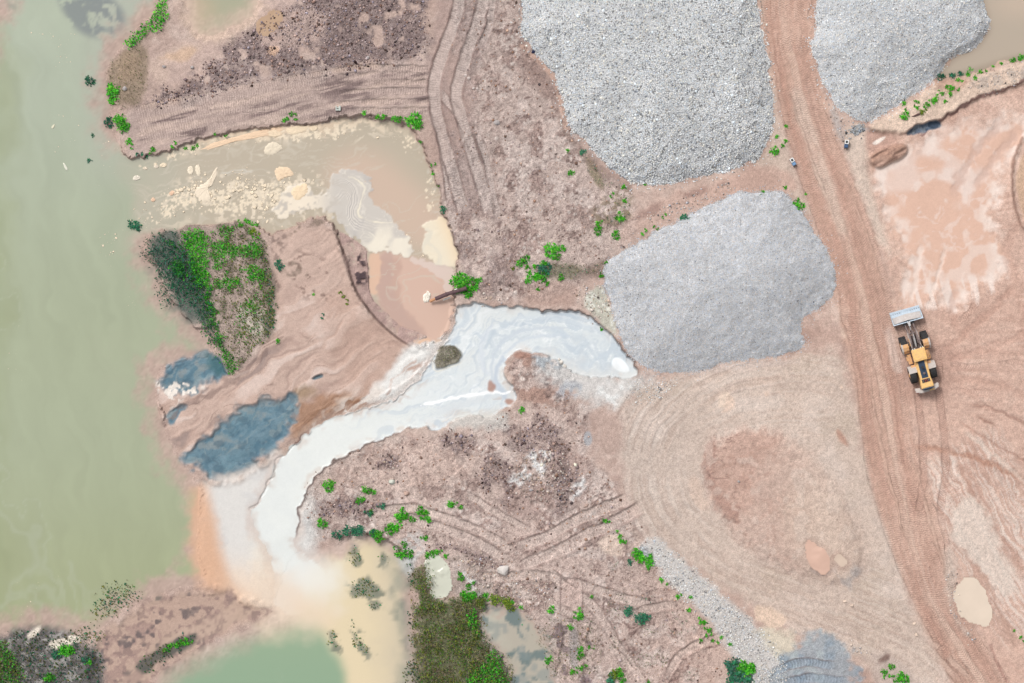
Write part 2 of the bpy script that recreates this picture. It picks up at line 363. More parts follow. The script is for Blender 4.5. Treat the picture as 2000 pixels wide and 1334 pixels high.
# dark teal ground at the block's west foot
paint(M([(285,470),(340,445),(365,480),(400,560),(415,640),(380,640),(340,590),(310,530)], 10, 8), (74,98,92), .8)
paint(M([(405,690),(432,690),(446,735),(420,736),(405,712)], 8, 6), (52,98,104), .7)

# ------------------------------------------------------------------ white slurry and its flats
flatw = M([(402,945),(440,940),(480,930),(520,900),(560,888),(600,880),(620,1100),(580,1190),(520,1170),(475,1150),(440,1100),(420,1040)], 18, 10)
wfl = M([(385,950),(420,945),(480,925),(540,888),(580,870),(600,1100),(600,1180),(560,1200),(470,1180),(420,1150),(385,1110)], 20, 8)
paint(wfl, (216,180,154), .9); mix(Z, wfl, F(-.62)); mix(GR, wfl, .12)
paint(flatw, (217,214,210), .97)
paint(flatw*S(1040, 1190, PY-.25*(PX-430)), (232,206,184), .9)
fw = fbm(40, 3, 15, x=PX+20*n70, y=PY+20*m70)
paint(flatw*S(.1, .8, fw), (206,203,201), .6)
paint(M([(500,1030),(560,1060),(570,1190),(520,1195),(480,1130)], 26, 14), (228,219,206), .85)
# shallow orange plume margin
plume = M([(360,950),(392,960),(414,1010),(422,1080),(425,1130),(440,1150),(480,1180),(520,1195),(470,1210),(400,1170),(370,1110)], 24, 12)
paint(plume, (212,168,138), .8); mix(GR, plume, .15)
spl = M([(690,790),(742,748),(772,708),(797,674),(842,660),(885,650),(880,690),(845,735),(800,775),(750,790)], 8, 6)
ss = fbm(9, 3, 22, ang=-42, stretch=5, x=PX+8*n30, y=PY+8*m25)
paint(spl*S(-.75, -.2, ss), (228,226,222), .95)
spl2 = M([(590,850),(650,800),(700,765),(760,750),(740,790),(680,808),(640,825)], 12, 8)
paint(spl2*S(-.1, .25, ss), (226,214,204), .9); paint(spl2*S(.1, .5, -ss), (150,104,74), .5)
msl = S(-1.5, 1.5, dSl+3*n12)
Zs = -.40-.25*S(900, 560, PX)
mix(Z, msl, Zs.astype(F)); ZONE[msl > .5] = 4
paint(S(-22, -2, dSl+5*n12+6*n30)*(1-msl)*S(1000, 900, PX+.2*PY-100), (200,178,166), .45)
paint(msl, (214,220,222), 1.0); paint(msl*S(900, 740, PX), (226,228,224), .9); paint(msl*S(.0, .8, n70+.5*n30), (219,222,220), .5)
paint(msl*S(26, 4, dSl)*S(.05, .4, -ss)*S(640, 700, PX)*S(900, 860, PX)*S(840, 800, PY), (186,160,144), .55)
paint(msl*S(.25, .6, fbm(16, 3, 2, ang=-15, stretch=3))*S(860, 900, PX)*S(1020, 980, PX)*S(765, 785, PY), (186,160,148), .55)
paint(msl*S(16, 2, dSl+6*n30+3*n12)*S(-.3, .5, m25), (206,192,182), .6); mix(GR, msl, .06); mix(RG, msl, .45)
# flow bands following the bend
fx = PX+34*n70+8*n30; fy = PY+34*m70+8*m25
band = fbm(26, 3, 28, ang=-18, stretch=5, x=fx, y=fy)
paint(msl*S(.0, .5, band)*S(760, 900, PX), (196,206,214), .85)
paint(msl*S(.8, .98, 1-np.abs(band)*1.6)*S(820, 900, PX), (238,240,240), .7)
isl = msl*S(.45, .7, fbm(20, 3, 18, ang=-20, stretch=2))*S(6, -10, sdf([(890,800),(960,745),(1010,760),(1010,810),(930,840)])*-1-6)
paint(isl, (178,150,138), .7)
paint(msl*S(.35, 1., -band)*S(760, 900, PX), (220,222,220), .6)
SLC = [(1240,735),(1205,690),(1150,650),(1090,640),(1030,642),(985,660),(955,700),(945,755),(880,795),(780,818),(690,848),(610,888),(560,940),(535,1010),(548,1080),(590,1170)]
streaks(SLC, 110, 9, 260, msl*S(600, 800, PX), [(.05,.7,(194,203,211),.6), (-.1,-.7,(224,227,228),.5)], 14, 16)
streaks(SLC, 110, 3.5, 140, msl*S(700, 900, PX), [(.3,.8,(184,195,206),.4), (-.4,-.8,(234,236,237),.35)], 17, 12)
paint(msl*S(1040, 1200, PX)*S(.1, .6, fbm(14, 3, 30)), (190,200,208), .45)
paint(msl*S(1040, 860, PY+.0*PX)*S(980, 1080, PY), (232,222,206), .6)
for p, w, rgb, a in [([(982,700),(968,720),(966,742),(975,758),(986,770),(984,776)], 5, (188,198,210), .85), ([(1100,640),(1040,640),(995,655),(968,680),(958,715),(960,745),(978,772)], 3, (198,206,214), .8),
                     ([(1110,655),(1050,655),(1010,668),(985,690)], 3, (198,207,216), .7), ([(960,640),(942,662),(938,700),(950,730)], 5, (206,212,220), .6),
                     ([(1150,640),(1100,622),(1040,618),(1000,622)], 3, (206,214,220), .6), ([(830,790),(870,780),(900,775),(950,768),(972,766)], 3.2, (250,250,250), 1), ([(972,766),(984,770),(996,766)], 2.2, (250,250,250), 1),
                     ([(870,800),(920,785),(972,772)], 6, (206,212,216), .6), ([(1195,640),(1120,615),(1060,612)], 2.5, (190,202,212), .6), ([(940,780),(900,790),(860,805)], 8, (212,216,218), .6)]:
    r = path_field(p, w*2.5)
    if r:
        sl, lat, arc, L = r
        paint_in(sl, S(w*1.5, w*.3, np.abs(lat+w*.6*n12[sl]))*msl[sl], rgb, a)
ild = M([(857,678),(880,675),(899,681),(901,706),(880,712),(866,717),(850,724),(848,700)], 2.5, 5)
paint(ild, (132,122,100), .95); paint(ild*S(0, .7, m9), (96,90,70), .7); mix(GR, ild, 1.1); ZONE[ild > .5] = 0; Z += (ild*(.16+.05*m9)).astype(F)
paint(S(3, 0, np.abs(sdf([(857,678),(880,675),(899,681),(901,706),(880,712),(866,717),(850,724),(848,700)])+4))*msl*S(690, 720, PY), (236,228,210), .6)
paint(M([(1192,705),(1205,697),(1222,706),(1232,725),(1218,728),(1200,720)], 2, 2), (243,247,249), 1)
for p in ([(1035,690),(1010,684),(1000,694),(1010,703),(1040,700)],[(955,742),(965,748),(968,762),(955,766),(950,752)],[(990,796),(985,780),(1000,775),(1010,785)]):
    paint(M(p, 3, 5), (168,124,106), .85)
paint(M([(1090,695),(1180,720),(1240,738),(1275,735),(1290,752),(1250,778),(1190,785),(1120,772),(1070,745),(1045,705)], 20, 20), (212,212,210), .75)
paint(M([(1180,745),(1235,750),(1255,765),(1200,790),(1160,775)], 10, 12)*S(-.3,.4,m9), (226,226,224), .7); paint(M([(1080,755),(1130,745),(1140,770),(1100,780)], 8, 8)*S(-.2,.4,m9), (172,178,188), .7); paint(M([(1040,692),(1080,700),(1100,715),(1070,722),(1045,710)], 6, 8)*S(-.3,.3,m9), (170,182,192), .7)
paint(M([(895,805),(960,800),(1000,800),(985,830),(950,845),(900,838),(870,835)], 12, 10), (208,206,200), .7)
fanm = M([(470,1120),(520,1105),(560,1115),(640,1150),(620,1215),(540,1235),(480,1215),(430,1185)], 34, 16)
paint(fanm, (229,206,184), .75)
paint(M([(372,960),(400,985),(420,1050),(428,1110),(450,1150),(500,1185),(470,1205),(420,1180),(378,1130),(362,1050)], 22, 12), (216,174,144), .45)
RG[:] = RG+(.7-RG)*fanm
# banks around the slurry: shade of their steep faces painted as dark lips
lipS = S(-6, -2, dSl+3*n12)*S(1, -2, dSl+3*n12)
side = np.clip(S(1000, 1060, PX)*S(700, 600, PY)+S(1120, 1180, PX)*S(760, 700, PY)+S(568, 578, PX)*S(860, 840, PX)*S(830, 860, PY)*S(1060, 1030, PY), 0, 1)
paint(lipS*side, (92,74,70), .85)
pth = path_field([(562,882),(552,892),(537,896),(536,915),(533,934),(520,940),(520,955),(506,975),(505,985),(487,993)], 5)
sl, lat, arc, L = pth
paint_in(sl, S(2.6, .8, np.abs(lat+1.5*n5[sl])), (128,118,112), .6*S(-.6, .2, m25[sl])); Z[sl] -= (S(3, 0, np.abs(lat))*.12).astype(F)
# pale wash between slurry and the grey pile
wash = M([(1138,575),(1165,560),(1180,560),(1198,620),(1212,665),(1190,648),(1165,622),(1140,606)], 5, 6)
paint(wash, (190,188,172), .9); paint(wash*S(.1, .6, m9), (222,220,208), .8)
paint(M([(1025,560),(1090,545),(1130,555),(1130,580),(1090,600),(1020,595)], 8, 6), (182,150,136), .8)
# stray white lime patches in the mud
for p in ([(985,950),(1010,920),(1035,885),(1065,868),(1078,888),(1055,930),(1015,950)],[(1120,960),(1140,930),(1135,960),(1112,985)],[(925,1142),(938,1150),(936,1170),(928,1175)],[(905,1118),(930,1140),(925,1150),(910,1140)],[(1128,1010),(1170,995),(1165,1010),(1135,1020)]):
    paint(M(p, 5, 9)*S(-.4, .3, m9), (220,218,216), .85)
paint(M([(755,1060),(790,1045),(830,1040),(830,1075),(800,1100),(770,1090)], 8, 8)*S(-.5,.4,m9), (198,192,188), .8)
paint(M([(770,1085),(800,1082),(812,1110),(795,1125),(775,1110)], 6, 5), (196,204,204), .7)

# ------------------------------------------------------------------ haul road and tracks
mRoad = S(-7, 7, dRoad+7*WOB)
paint(mRoad, (200,166,149), .92); mix(Z, mRoad*.9, (.02+.04*n200).astype(F)); mix(GR, mRoad, .55)
ZONE[mRoad > .5] = 1
def track(pts, w=9, rgb=None, a=.5, depth=.06, tread=1.0, per=5.0, berm=.05, chev=.5, fade=True, edge=.35, zone=None, gate=False, wav=1.0):
    r = path_field(pts, w*1.6)
    if r is None: return
    sl, lat, arc, L = r
    al = np.abs(lat+.9*n12[sl]+(3.5*n70[sl]+1.8*n30[sl])*wav)
    m = S(w*.62, w*.42, al)
    gt = S(-.5, .25, n70[sl]+.5*m25[sl]) if gate else 1.0
    fd = min(140 if gate else 25, L*.3)
    if fade: gt = gt*S(0, fd, arc)*S(L, L-fd, arc)
    m = m*gt
    m = m*(1-mPile[sl])
    Z[sl] += (-m*depth+S(w*.95, w*.65, al)*S(w*.4, w*.6, al)*berm*gt).astype(F)
    if rgb is not None: paint_in(sl, m, rgb, a)
    paint_in(sl, S(w*.75, w*.6, al)*S(w*.42, w*.55, al)*gt*(.4+.6*S(-.4, .3, n30[sl]))*(1-mPile[sl]), (128,98,90), edge)
    sel = m > .35
    TP[sl][sel] = ((arc+chev*np.abs(lat))/per)[sel]
    TM[sl] = np.maximum(TM[sl]*(1-m), m*tread*(.55+.45*S(-.4, .4, n30[sl])))
    if zone: ZONE[sl][sel & (ZONE[sl] == 0)] = zone
def offset(pts, d):
    p = np.array(pts, float); t = np.gradient(p, axis=0); t /= np.linalg.norm(t, axis=1)[:, None]
    return p+np.stack([-t[:, 1], t[:, 0]], 1)*d
RL = np.array(ROADL, float); RR = np.array(ROADR[:len(ROADL)], float)
def along(f, k=24):
    ys = np.linspace(-60, 1400, k)
    xl = np.interp(ys, RL[:, 1], RL[:, 0]); xr = np.interp(ys, [p[1] for p in ROADR], [p[0] for p in ROADR])
    return list(zip(xl+(xr-xl)*f, ys))
for f, w, rgb, a in [(.50,16,(212,184,168),.5),(.08,14,(190,154,138),.6),(.24,13,(188,150,134),.6),(.38,10,(196,162,146),.4),(.62,13,(190,152,136),.6),(.78,14,(192,156,140),.6),(.92,12,(198,164,148),.5),(.70,10,(184,146,130),.4),(.16,9,(184,146,130),.4)]:
    p = [(x+5*math.sin(y*.011+f*9), y) for x, y in along(f)]
    track(p, w, rgb, a, .03, 1.0, 4.6, .02, .6, False, .12)
paint(M([(1545,180),(1562,180),(1600,280),(1640,400),(1660,470),(1640,470),(1600,370),(1565,270)], 10, 8), (216,196,182), .5)
paint(mRoad*S(.1, .9, n70), (208,178,162), .4); paint(mRoad*S(.1, .9, m70), (190,154,138), .4)

streaks(along(.5, 30), 110, 4, 260, mRoad*(1-mPile)*S(-.7,.4,n70+.4*n30), [(.15,.8,(212,183,168),.3), (-.15,-.8,(184,147,131),.3)], 3, 4)
streaks(along(.5, 30), 110, 2.2, 90, mRoad*(1-mPile)*S(-.4,.6,m70), [(.25,.8,(218,191,177),.25), (-.25,-.8,(172,134,119),.25)], 6, 2)
# loop track
loop = M([(1235,760),(1300,735),(1380,728),(1450,708),(1580,690),(1640,690),(1665,760),(1690,900),(1720,1010),(1790,1200),(1850,1334),(1880,1420),(1820,1420),(1760,1334),(1690,1300),(1600,1250),(1520,1215),(1450,1170),(1380,1130),(1320,1090),(1260,1040),(1230,960),(1215,880),(1215,800)], 16, 10)
core = M([(1370,880),(1420,838),(1490,832),(1560,868),(1620,930),(1660,1000),(1685,1060),(1695,1120),(1640,1150),(1560,1130),(1480,1085),(1420,1030),(1380,960)], 14, 14)
lm = loop*(1-core)*(1-S(-4, 10, dRoad))*(1-mPile)
paint(lm, (203,184,171), .9); mix(GR, lm, .6); ZONE[(lm > .5) & (ZONE == 0)] = 2
Z += (core*(.45+.05*n30)*S(0, 60, sdf([(1370,880),(1420,838),(1490,832),(1560,868),(1620,930),(1660,1000),(1685,1060),(1695,1120),(1640,1150),(1560,1130),(1480,1085),(1420,1030),(1380,960)])+20)).astype(F)
paint(lm*S(.1, .9, n70), (212,196,186), .5); paint(lm*S(.2, 1, m70), (190,172,156), .5)
LOOP = [(1655,735),(1560,718),(1450,730),(1350,772),(1285,840),(1262,920),(1285,1005),(1345,1075),(1450,1135),(1600,1192),(1740,1245),(1830,1305),(1890,1390)]
for d, w, rgb, a, t in [(-62,12,(196,172,158),.5,.35),(-48,10,(206,188,176),.4,.3),(-30,13,(198,176,162),.5,.35),(-12,12,(196,174,160),.5,.3),(6,13,(206,188,176),.5,.3),(22,12,(194,172,158),.5,.35),(38,11,(200,180,166),.4,.3),(-85,10,(194,168,154),.4,.3)]:
    track(offset(LOOP, -d), w, rgb, a, .016, t*.8, 5.0, .010, .3, True, .17, 2, True)
LP2 = [(1700,660)]+LOOP[0:]
streaks(LOOP, 150, 5, 300, lm*S(-.8,.3,n70+.4*n30), [(.1,.7,(214,198,187),.4), (-.1,-.7,(186,163,149),.35)], 4, 5, edge=60)
streaks(LOOP, 150, 2.4, 110, lm*S(-.4,.6,m70), [(.25,.8,(220,206,196),.3), (-.25,-.8,(172,145,131),.3)], 8, 3, edge=60)
streaks(offset(LOOP, 105), 60, 3, 120, M([(1350,880),(1430,820),(1540,840),(1640,920),(1710,1060),(1700,1160),(1600,1160),(1450,1080),(1370,990)], 20, 10), [(.2,.7,(218,200,188),.4), (-.2,-.7,(164,134,120),.45)], 12, 4)
paint(M([(1470,1185),(1505,1180),(1530,1200),(1520,1225),(1485,1215)], 5, 5), (224,198,178), .85)
paint(M([(1405,775),(1420,765),(1432,780),(1420,798),(1402,800)], 4, 6), (222,200,182), .8)
paint(M([(1320,720),(1440,706),(1560,700),(1560,712),(1440,722),(1330,734)], 6, 4), (206,190,182), .5)

paint(core, (205,180,166), .12); paint(core*S(1480, 1620, PX), (206,188,174), .4); paint(core*S(.2, .45, m25+.5*m9)*S(1600, 1450, PX), (168,134,120), .45); paint(core*S(.78, .95, 1-np.abs(fbm(12, 2, 27, ang=10, stretch=2))*1.8)*S(1540, 1420, PX), (134,104,94), .5); paint(core*S(.25, .5, ridf-.5)*S(1650, 1450, PX), (178,142,128), .3); paint(core*S(.25, .55, n30), (214,196,184), .35)
# left block tracks, running east-west
streaks([(235,262),(330,236),(430,205),(540,185),(660,172),(760,168),(860,170)], 56, 3.2, 150, M([(240,235),(330,195),(480,160),(650,130),(860,112),(870,228),(700,226),(480,250),(300,300),(250,290)], 8, 8), [(.05,.5,(209,184,171),.7), (-.05,-.5,(136,113,108),.7)], 9, 5)
for k, (ya, yb) in enumerate([(217,128),(228,142),(240,158),(252,176),(264,196),(276,214)]):
    p = [(250+10*k*.3, ya), (330, ya-14), (430, ya-.48*(ya-yb)), (540, ya-.66*(ya-yb)), (660, yb+6+2*math.sin(k*2.1)), (760, yb+3*math.cos(k)), (850, yb+4)]
    track(p, 11+2*(k % 2), (193,168,154) if k % 2 else (198,170,152), .75, .06, .9, 4.8, .04, .2, True, .35)
paint(M([(230,215),(300,205),(500,150),(700,130),(870,110),(880,230),(800,232),(640,232),(480,246),(300,300),(250,300)], 14, 8), (184,160,151), .8)
strk = M([(255,240),(350,215),(500,170),(700,140),(850,125),(860,215),(740,222),(640,225),(560,238),(450,250),(350,280),(290,295)], 8, 8)
st2 = fbm(9, 3, 14, ang=-14, stretch=8)
paint(strk*S(.2, .55, st2)*S(-.6, .3, m70+.4*n30), (122,101,99), .85); Z += (strk*.06*st2).astype(F)
paint(strk*S(.25, .8, -st2), (208,181,166), .6)
V = (202,176,163)
T1 = [(905,-40),(892,30),(868,95),(850,150),(846,185),(858,250),(876,310),(893,370),(908,420)]
T2 = [(955,-40),(938,30),(915,90),(898,150),(888,185),(905,240),(925,310),(945,375),(958,425)]
T3 = [(850,175),(872,195),(898,225),(920,280),(938,330)]
T4 = [(968,-40),(958,40),(938,95)]
T5 = [(838,225),(858,255),(870,330),(880,400)]
T6 = [(930,250),(950,310),(965,390),(975,430)]
mv = M([(850,-40),(980,-40),(965,60),(930,140),(920,200),(970,420),(880,430),(860,330),(830,180)], 12, 10)
paint(mv, (168,142,134), .65)
for t, w in ((T3,16),(T4,13),(T5,13),(T6,12),(T1,22),(T2,22)):
    track(t, w, (196,175,166), .85, .10, .55, 4.8, .06, .1, True, .5, wav=.35)
# lower tracks
for t, w in (([(780,1005),(840,1022),(900,1045),(970,1080),(1010,1108)],13),([(720,1000),(800,985),(880,1010),(960,1050),(1010,1085)],11),([(1000,1075),(1080,1042),(1150,1005),(1235,972)],15),([(1010,1112),(1100,1072),(1180,1030),(1260,985)],15),
             ([(930,1130),(1060,1120),(1180,1155),(1290,1190)],12),([(1060,1110),(1160,1180),(1200,1250),(1260,1340)],13),([(1080,1180),(1170,1230),(1240,1320)],11),([(1090,1330),(1110,1260),(1105,1200)],12),([(1230,1200),(1330,1180)],11),
             ([(1300,1330),(1330,1270),(1420,1240)],12),([(900,960),(960,1000),(1040,1040)],10),([(1145,1330),(1150,1270),(1165,1200)],9)):
    track(t, w*1.4, (206,181,169), .75, .09, .6, 5.0, .06, .2, True, .4)

# ------------------------------------------------------------------ right-hand sand flats
RF = M([(1700,240),(1770,262),(1850,215),(1990,165),(2090,130),(2090,1420),(1990,1420),(1925,1260),(1875,1180),(1850,1060),(1820,950),(1795,880),(1775,790),(1760,700),(1745,600),(1725,500),(1705,400),(1690,310)], 10, 8)
paint(RF, (207,174,158), .9); mix(GR, RF, .6); ZONE[(RF > .5) & (ZONE == 0)] = 3
q1 = fbm(30, 3, 24, ang=58, stretch=4, x=PX+24*n70, y=PY+24*m70)
q2 = fbm(50, 3, 26, ang=25, stretch=3, x=PX+40*n70, y=PY+40*m70)
q3 = fbm(5, 3, 30, ang=-38, stretch=14, x=PX+30*n70+4*n30, y=PY+30*m70+8*m25)
paint(RF*S(.2, .8, q3)*S(-.2, .5, n70), (188,153,138), .3); paint(RF*S(.2, .8, -q3)*S(-.2, .5, m70), (218,190,175), .3)
paint(RF*S(.1, .9, q2), (218,188,172), .6); paint(RF*S(.25, 1., -q2), (192,156,140), .55)
DEP = M([(1710,330),(1740,305),(1790,280),(1850,245),(1930,235),(1990,225),(2020,250),(1960,330),(1940,420),(1960,480),(1960,540),(1900,560),(1870,600),(1845,590),(1830,570),(1800,590),(1770,600),(1760,580),(1775,520),(1745,450),(1720,390)], 20, 20)
paint(DEP, (218,180,160), .9); mix(Z, DEP, (-.12+.03*n70).astype(F)); mix(GR, DEP, .12); mix(RG, DEP, .55)
lace = 1-np.abs(fbm(44, 4, 5, x=PX+34*n70+10*n30, y=PY+34*m70+10*m25))*1.9
paint(DEP*S(.6, 1.05, lace)*S(-.3, .5, n30), (230,210,200), .6)
paint(DEP*S(.15, .7, m25+.6*m70), (228,208,197), .6)
paint(DEP*S(.1, .8, fbm(60, 2, 31))*S(520, 330, PY), (228,212,204), .5)
ed = sdf([(1710,330),(1740,305),(1790,280),(1850,245),(1930,235),(1990,225),(2020,250),(1960,330),(1940,420),(1960,480),(1960,540),(1900,560),(1870,600),(1845,590),(1830,570),(1800,590),(1770,600),(1760,580),(1775,520),(1745,450),(1720,390)])
paint(DEP*S(34, 4, ed+10*n30)*S(-.4, .3, m25), (234,218,208), .8)
# finger rills at the southern edge
fing = fbm(9, 2, 29, ang=75, stretch=6)
paint(M([(1770,560),(1960,530),(1950,570),(1880,610),(1830,600),(1775,605)], 8, 10)*S(.1, .5, fing), (230,212,202), .85)
rr = np.hypot(PX-1745, PY-705)+1e-3; an = np.arctan2(PY-705, PX-1745)
fz = fbm(1.0, 3, 20, 0, 1, x=rr/170+.3*n70, y=an*rr.clip(120, 400)/6.5)
fm_ = RF*(1-DEP)*S(80, 150, rr)*S(540, 420, rr)
fm_ = fm_*S(-.6, .5, n70+.5*m25); paint(fm_*S(.1, .8, fz), (220,192,177), .45); paint(fm_*S(.15, .8, -fz), (184,148,132), .4)
streaks([(1850,860),(1900,960),(1960,1070),(2060,1230)], 120, 5, 200, RF, [(.05,.5,(222,204,192),.7), (-.1,-.6,(184,150,136),.5)], 11, 8, edge=50)
streaks([(1850,860),(1900,960),(1960,1070),(2060,1230)], 120, 2.2, 90, RF, [(.2,.6,(228,212,202),.5), (-.2,-.6,(176,142,128),.4)], 15, 5, edge=50)
# grading streaks
for (p, w, rgb, a) in [([(1800,470),(1790,540),(1775,600)],6,(232,212,200),.8),([(1850,480),(1830,540),(1815,600)],4,(228,208,196),.6),([(1835,690),(1900,640),(1985,560)],8,(184,146,130),.5),([(1840,700),(1930,680),(2040,640)],10,(190,152,136),.4),
    ([(1850,740),(1920,740),(2040,790)],9,(192,156,140),.5),([(1890,790),(1950,800),(2040,850)],4,(150,112,98),.5),([(1780,870),(1840,880),(1930,900),(2040,960)],7,(172,126,104),.6),([(1900,810),(1950,835)],3,(140,100,86),.6),
    ([(1870,820),(1960,880),(2040,915)],3,(160,120,104),.5),([(1880,840),(1980,920),(2040,980)],5,(226,206,192),.6),([(1870,900),(1910,960),(1950,1050),(2010,1140)],9,(186,150,134),.6),([(1885,930),(1930,1020),(2010,1110)],4,(176,138,122),.5),
    ([(1900,1090),(1940,1160),(1990,1280)],5,(176,144,128),.5),([(1960,230),(1880,330),(1860,390)],10,(198,166,152),.6),([(1990,250),(1930,330),(1900,370)],9,(200,168,154),.6),([(2000,420),(1960,480),(1990,560)],10,(196,160,144),.5),([(1870,560),(1860,600),(1865,650)],8,(188,150,134),.5),
    ([(1700,300),(1690,340),(1705,400),(1722,460)],7,(172,138,124),.6),([(1930,1250),(1950,1300),(1990,1380)],4,(150,108,98),.5)]:
    r = path_field(p, w*2)
    if r:
        sl, lat, arc, L = r
        mm = S(w*1.3, w*.3, np.abs(lat+w*.5*n12[sl]))*S(0, 20, arc)*S(L, L-20, arc)
        paint_in(sl, mm, rgb, a); Z[sl] -= (mm*.05).astype(F)
for p, w in (([(1800,640),(1830,660),(1838,720),(1832,790)],12),([(1745,660),(1755,740),(1760,830)],12),([(1815,560),(1805,620)],8),([(1835,700),(1900,720),(2040,700)],12),([(1830,760),(1920,770),(2040,740)],12),([(1840,730),(1900,770),(1960,830),(2040,870)],10),
             ([(1830,690),(1880,620),(1940,560),(2040,500)],11),([(1790,790),(1850,850),(1940,880),(2040,940)],10),([(1975,420),(1968,520),(1990,600)],10),([(1840,900),(1900,1000),(1960,1100),(2040,1240)],12),([(1820,960),(1850,1040),(1858,1120)],10),([(1950,900),(2040,1010)],12)):
    track(p, w, (198,162,146), .4, .025, .9, 4.4, .012, .6, True, .14, 3, True)
for o_ in (-21, 21):
    track(offset([(1800,700),(1812,760),(1822,840),(1826,930),(1815,1010)], o_), 13, (186,150,135), .5, .03, 1.0, 4.6, .015, .8, True, .25, 3)
    track(offset([(1768,600),(1782,640),(1795,690)], o_), 13, (188,152,137), .5, .03, 1.0, 4.6, .015, .8, True, .2, 3)
# dark tread around the machine
paint(M([(1755,700),(1830,660),(1870,680),(1880,730),(1850,780),(1790,790),(1755,770)], 18, 10), (180,144,130), .5)
paint(M([(1728,640),(1745,640),(1755,690),(1765,730),(1748,725),(1732,690)], 5, 4), (212,188,176), .8)
paint(M([(1855,1000),(1890,960),(1930,990),(1950,1060),(1990,1150),(1960,1170),(1920,1110),(1880,1090),(1860,1050)], 8, 10), (220,204,192), .8)
paint(M([(1840,1080),(1862,1060),(1872,1130),(1860,1200),(1900,1240),(1890,1250),(1850,1190)], 8, 6), (206,190,178), .6)
# oval lump and spoil by the flats' north-west corner
olump = M([(1700,300),(1730,285),(1755,278),(1770,285),(1772,296),(1755,315),(1725,325),(1700,322)], 4, 4)
paint(olump, (176,140,122), .9); Z += (olump*(.5+.12*fbm(8, 2, 3, ang=-28, stretch=3))).astype(F)
paint(olump*S(.7, 1, 1-np.abs(fbm(8, 2, 3, ang=-28, stretch=4))*1.4), (120,92,82), .6)
spm = M([(1690,250),(1720,250),(1760,268),(1740,285),(1700,300),(1688,290)], 6, 5)
paint(spm, (190,156,142), .8)
paint(M([(1700,280),(1726,266),(1732,268),(1712,284)], 1.5, 1), (240,228,218), .95)
# sandy berm under the second cobble pile
berm = M([(1690,248),(1760,215),(1830,160),(1880,155),(1940,135),(2090,100),(2090,140),(1990,165),(1900,195),(1840,232),(1770,264),(1720,258)], 6, 6)
paint(berm, (216,192,174), .95); Z += (berm*(.5+.1*n30)).astype(F); mix(GR, berm, .7)
paint(berm*M([(1890,150),(1970,135),(2080,120),(2080,150),(1990,160),(1900,185)], 8, 6)*S(-.2, .5, m9), (188,172,160), .8)
paint(M([(1830,150),(1880,150),(1900,160),(1850,185),(1830,175)], 8, 6), (188,150,130), .7)
r = path_field([(1800,262),(1850,228),(1905,192),(1985,165),(2060,140)], 12)
sl, lat, arc, L = r
paint_in(sl, S(4.5, 1.5, np.abs(lat+3*n12[sl])), (130,98,92), .85)
blu = M([(1764,264),(1785,250),(1805,240),(1828,236),(1840,244),(1815,255),(1790,262)], 2.5, 5)
paint(blu, (96,112,130), .95); paint(blu*S(.1, .6, m9), (60,74,92), .9); paint(blu*S(.3, .9, n12), (140,146,152), .7); mix(Z, blu, F(-.2))
r = path_field([(1998,270),(1985,295),(1977,325),(1975,370),(1982,410),(1996,445),(2040,500)], 12)
sl, lat, arc, L = r
paint_in(sl, S(4, 1.2, np.abs(lat+1.5*n12[sl])), (140,108,94), .75); Z[sl] += (S(8, 0, np.abs(lat))*.2).astype(F)
paint(M([(2005,285),(1990,320),(1984,370),(1992,415),(2020,460),(2080,500),(2080,270)], 5, 4), (200,168,142), .8)
# strip between the cobble piles, verge
paint(M([(1480,-40),(1500,120),(1530,270),(1560,360),(1590,430),(1560,400),(1500,330),(1470,330),(1500,290),(1512,230),(1500,100)], 8, 6), (204,184,170), .8)
paint(M([(1480,325),(1540,330),(1565,370),(1530,375),(1440,380),(1380,400),(1280,445),(1220,480),(1200,460),(1240,410),(1330,372),(1420,345)], 8, 8), (198,166,152), .8)
paint(M([(1240,420),(1300,388),(1370,365),(1420,355),(1420,362),(1340,390),(1250,432)], 5, 6)*S(-.4,.3,m25), (158,126,116), .7)
paint(M([(1640,250),(1690,240),(1690,290),(1700,360),(1725,440),(1745,520),(1700,430),(1660,330)], 8, 6), (212,194,180), .8)
paint(M([(1620,210),(1640,225),(1650,270),(1640,275),(1625,240)], 5, 5), (186,178,174), .7)
# scarp and greenish ledge west of the big pile
paint(M([(1140,300),(1160,310),(1185,370),(1170,372),(1150,335)], 4, 3), (140,126,88), .7)
paint(M([(1190,375),(1240,370),(1225,440),(1170,450),(1150,420)], 10, 10)*S(-.4, .3, m9), (146,128,100), .7)
paint(M([(1020,90),(1060,125),(1090,160),(1098,210),(1060,190),(1020,140)], 8, 8), (158,126,114), .6)
paint(M([(1090,200),(1112,260),(1160,305),(1200,340),(1240,365),(1220,375),(1150,330),(1105,270),(1080,220)], 5, 6), (156,128,116), .6)
r = path_field([(1020,88),(1050,115),(1085,150),(1096,200),(1108,252)], 8); sl, lat, arc, L = r
paint_in(sl, S(6, 2, np.abs(lat+2)), (206,164,142), .6)
paint(M([(1050,520),(1090,510),(1140,520),(1150,535),(1100,545),(1055,540)], 8, 8), (112,110,80), .75)
paint(M([(1160,510),(1185,505),(1180,540),(1150,545),(1110,545)], 8, 6), (128,106,90), .7)
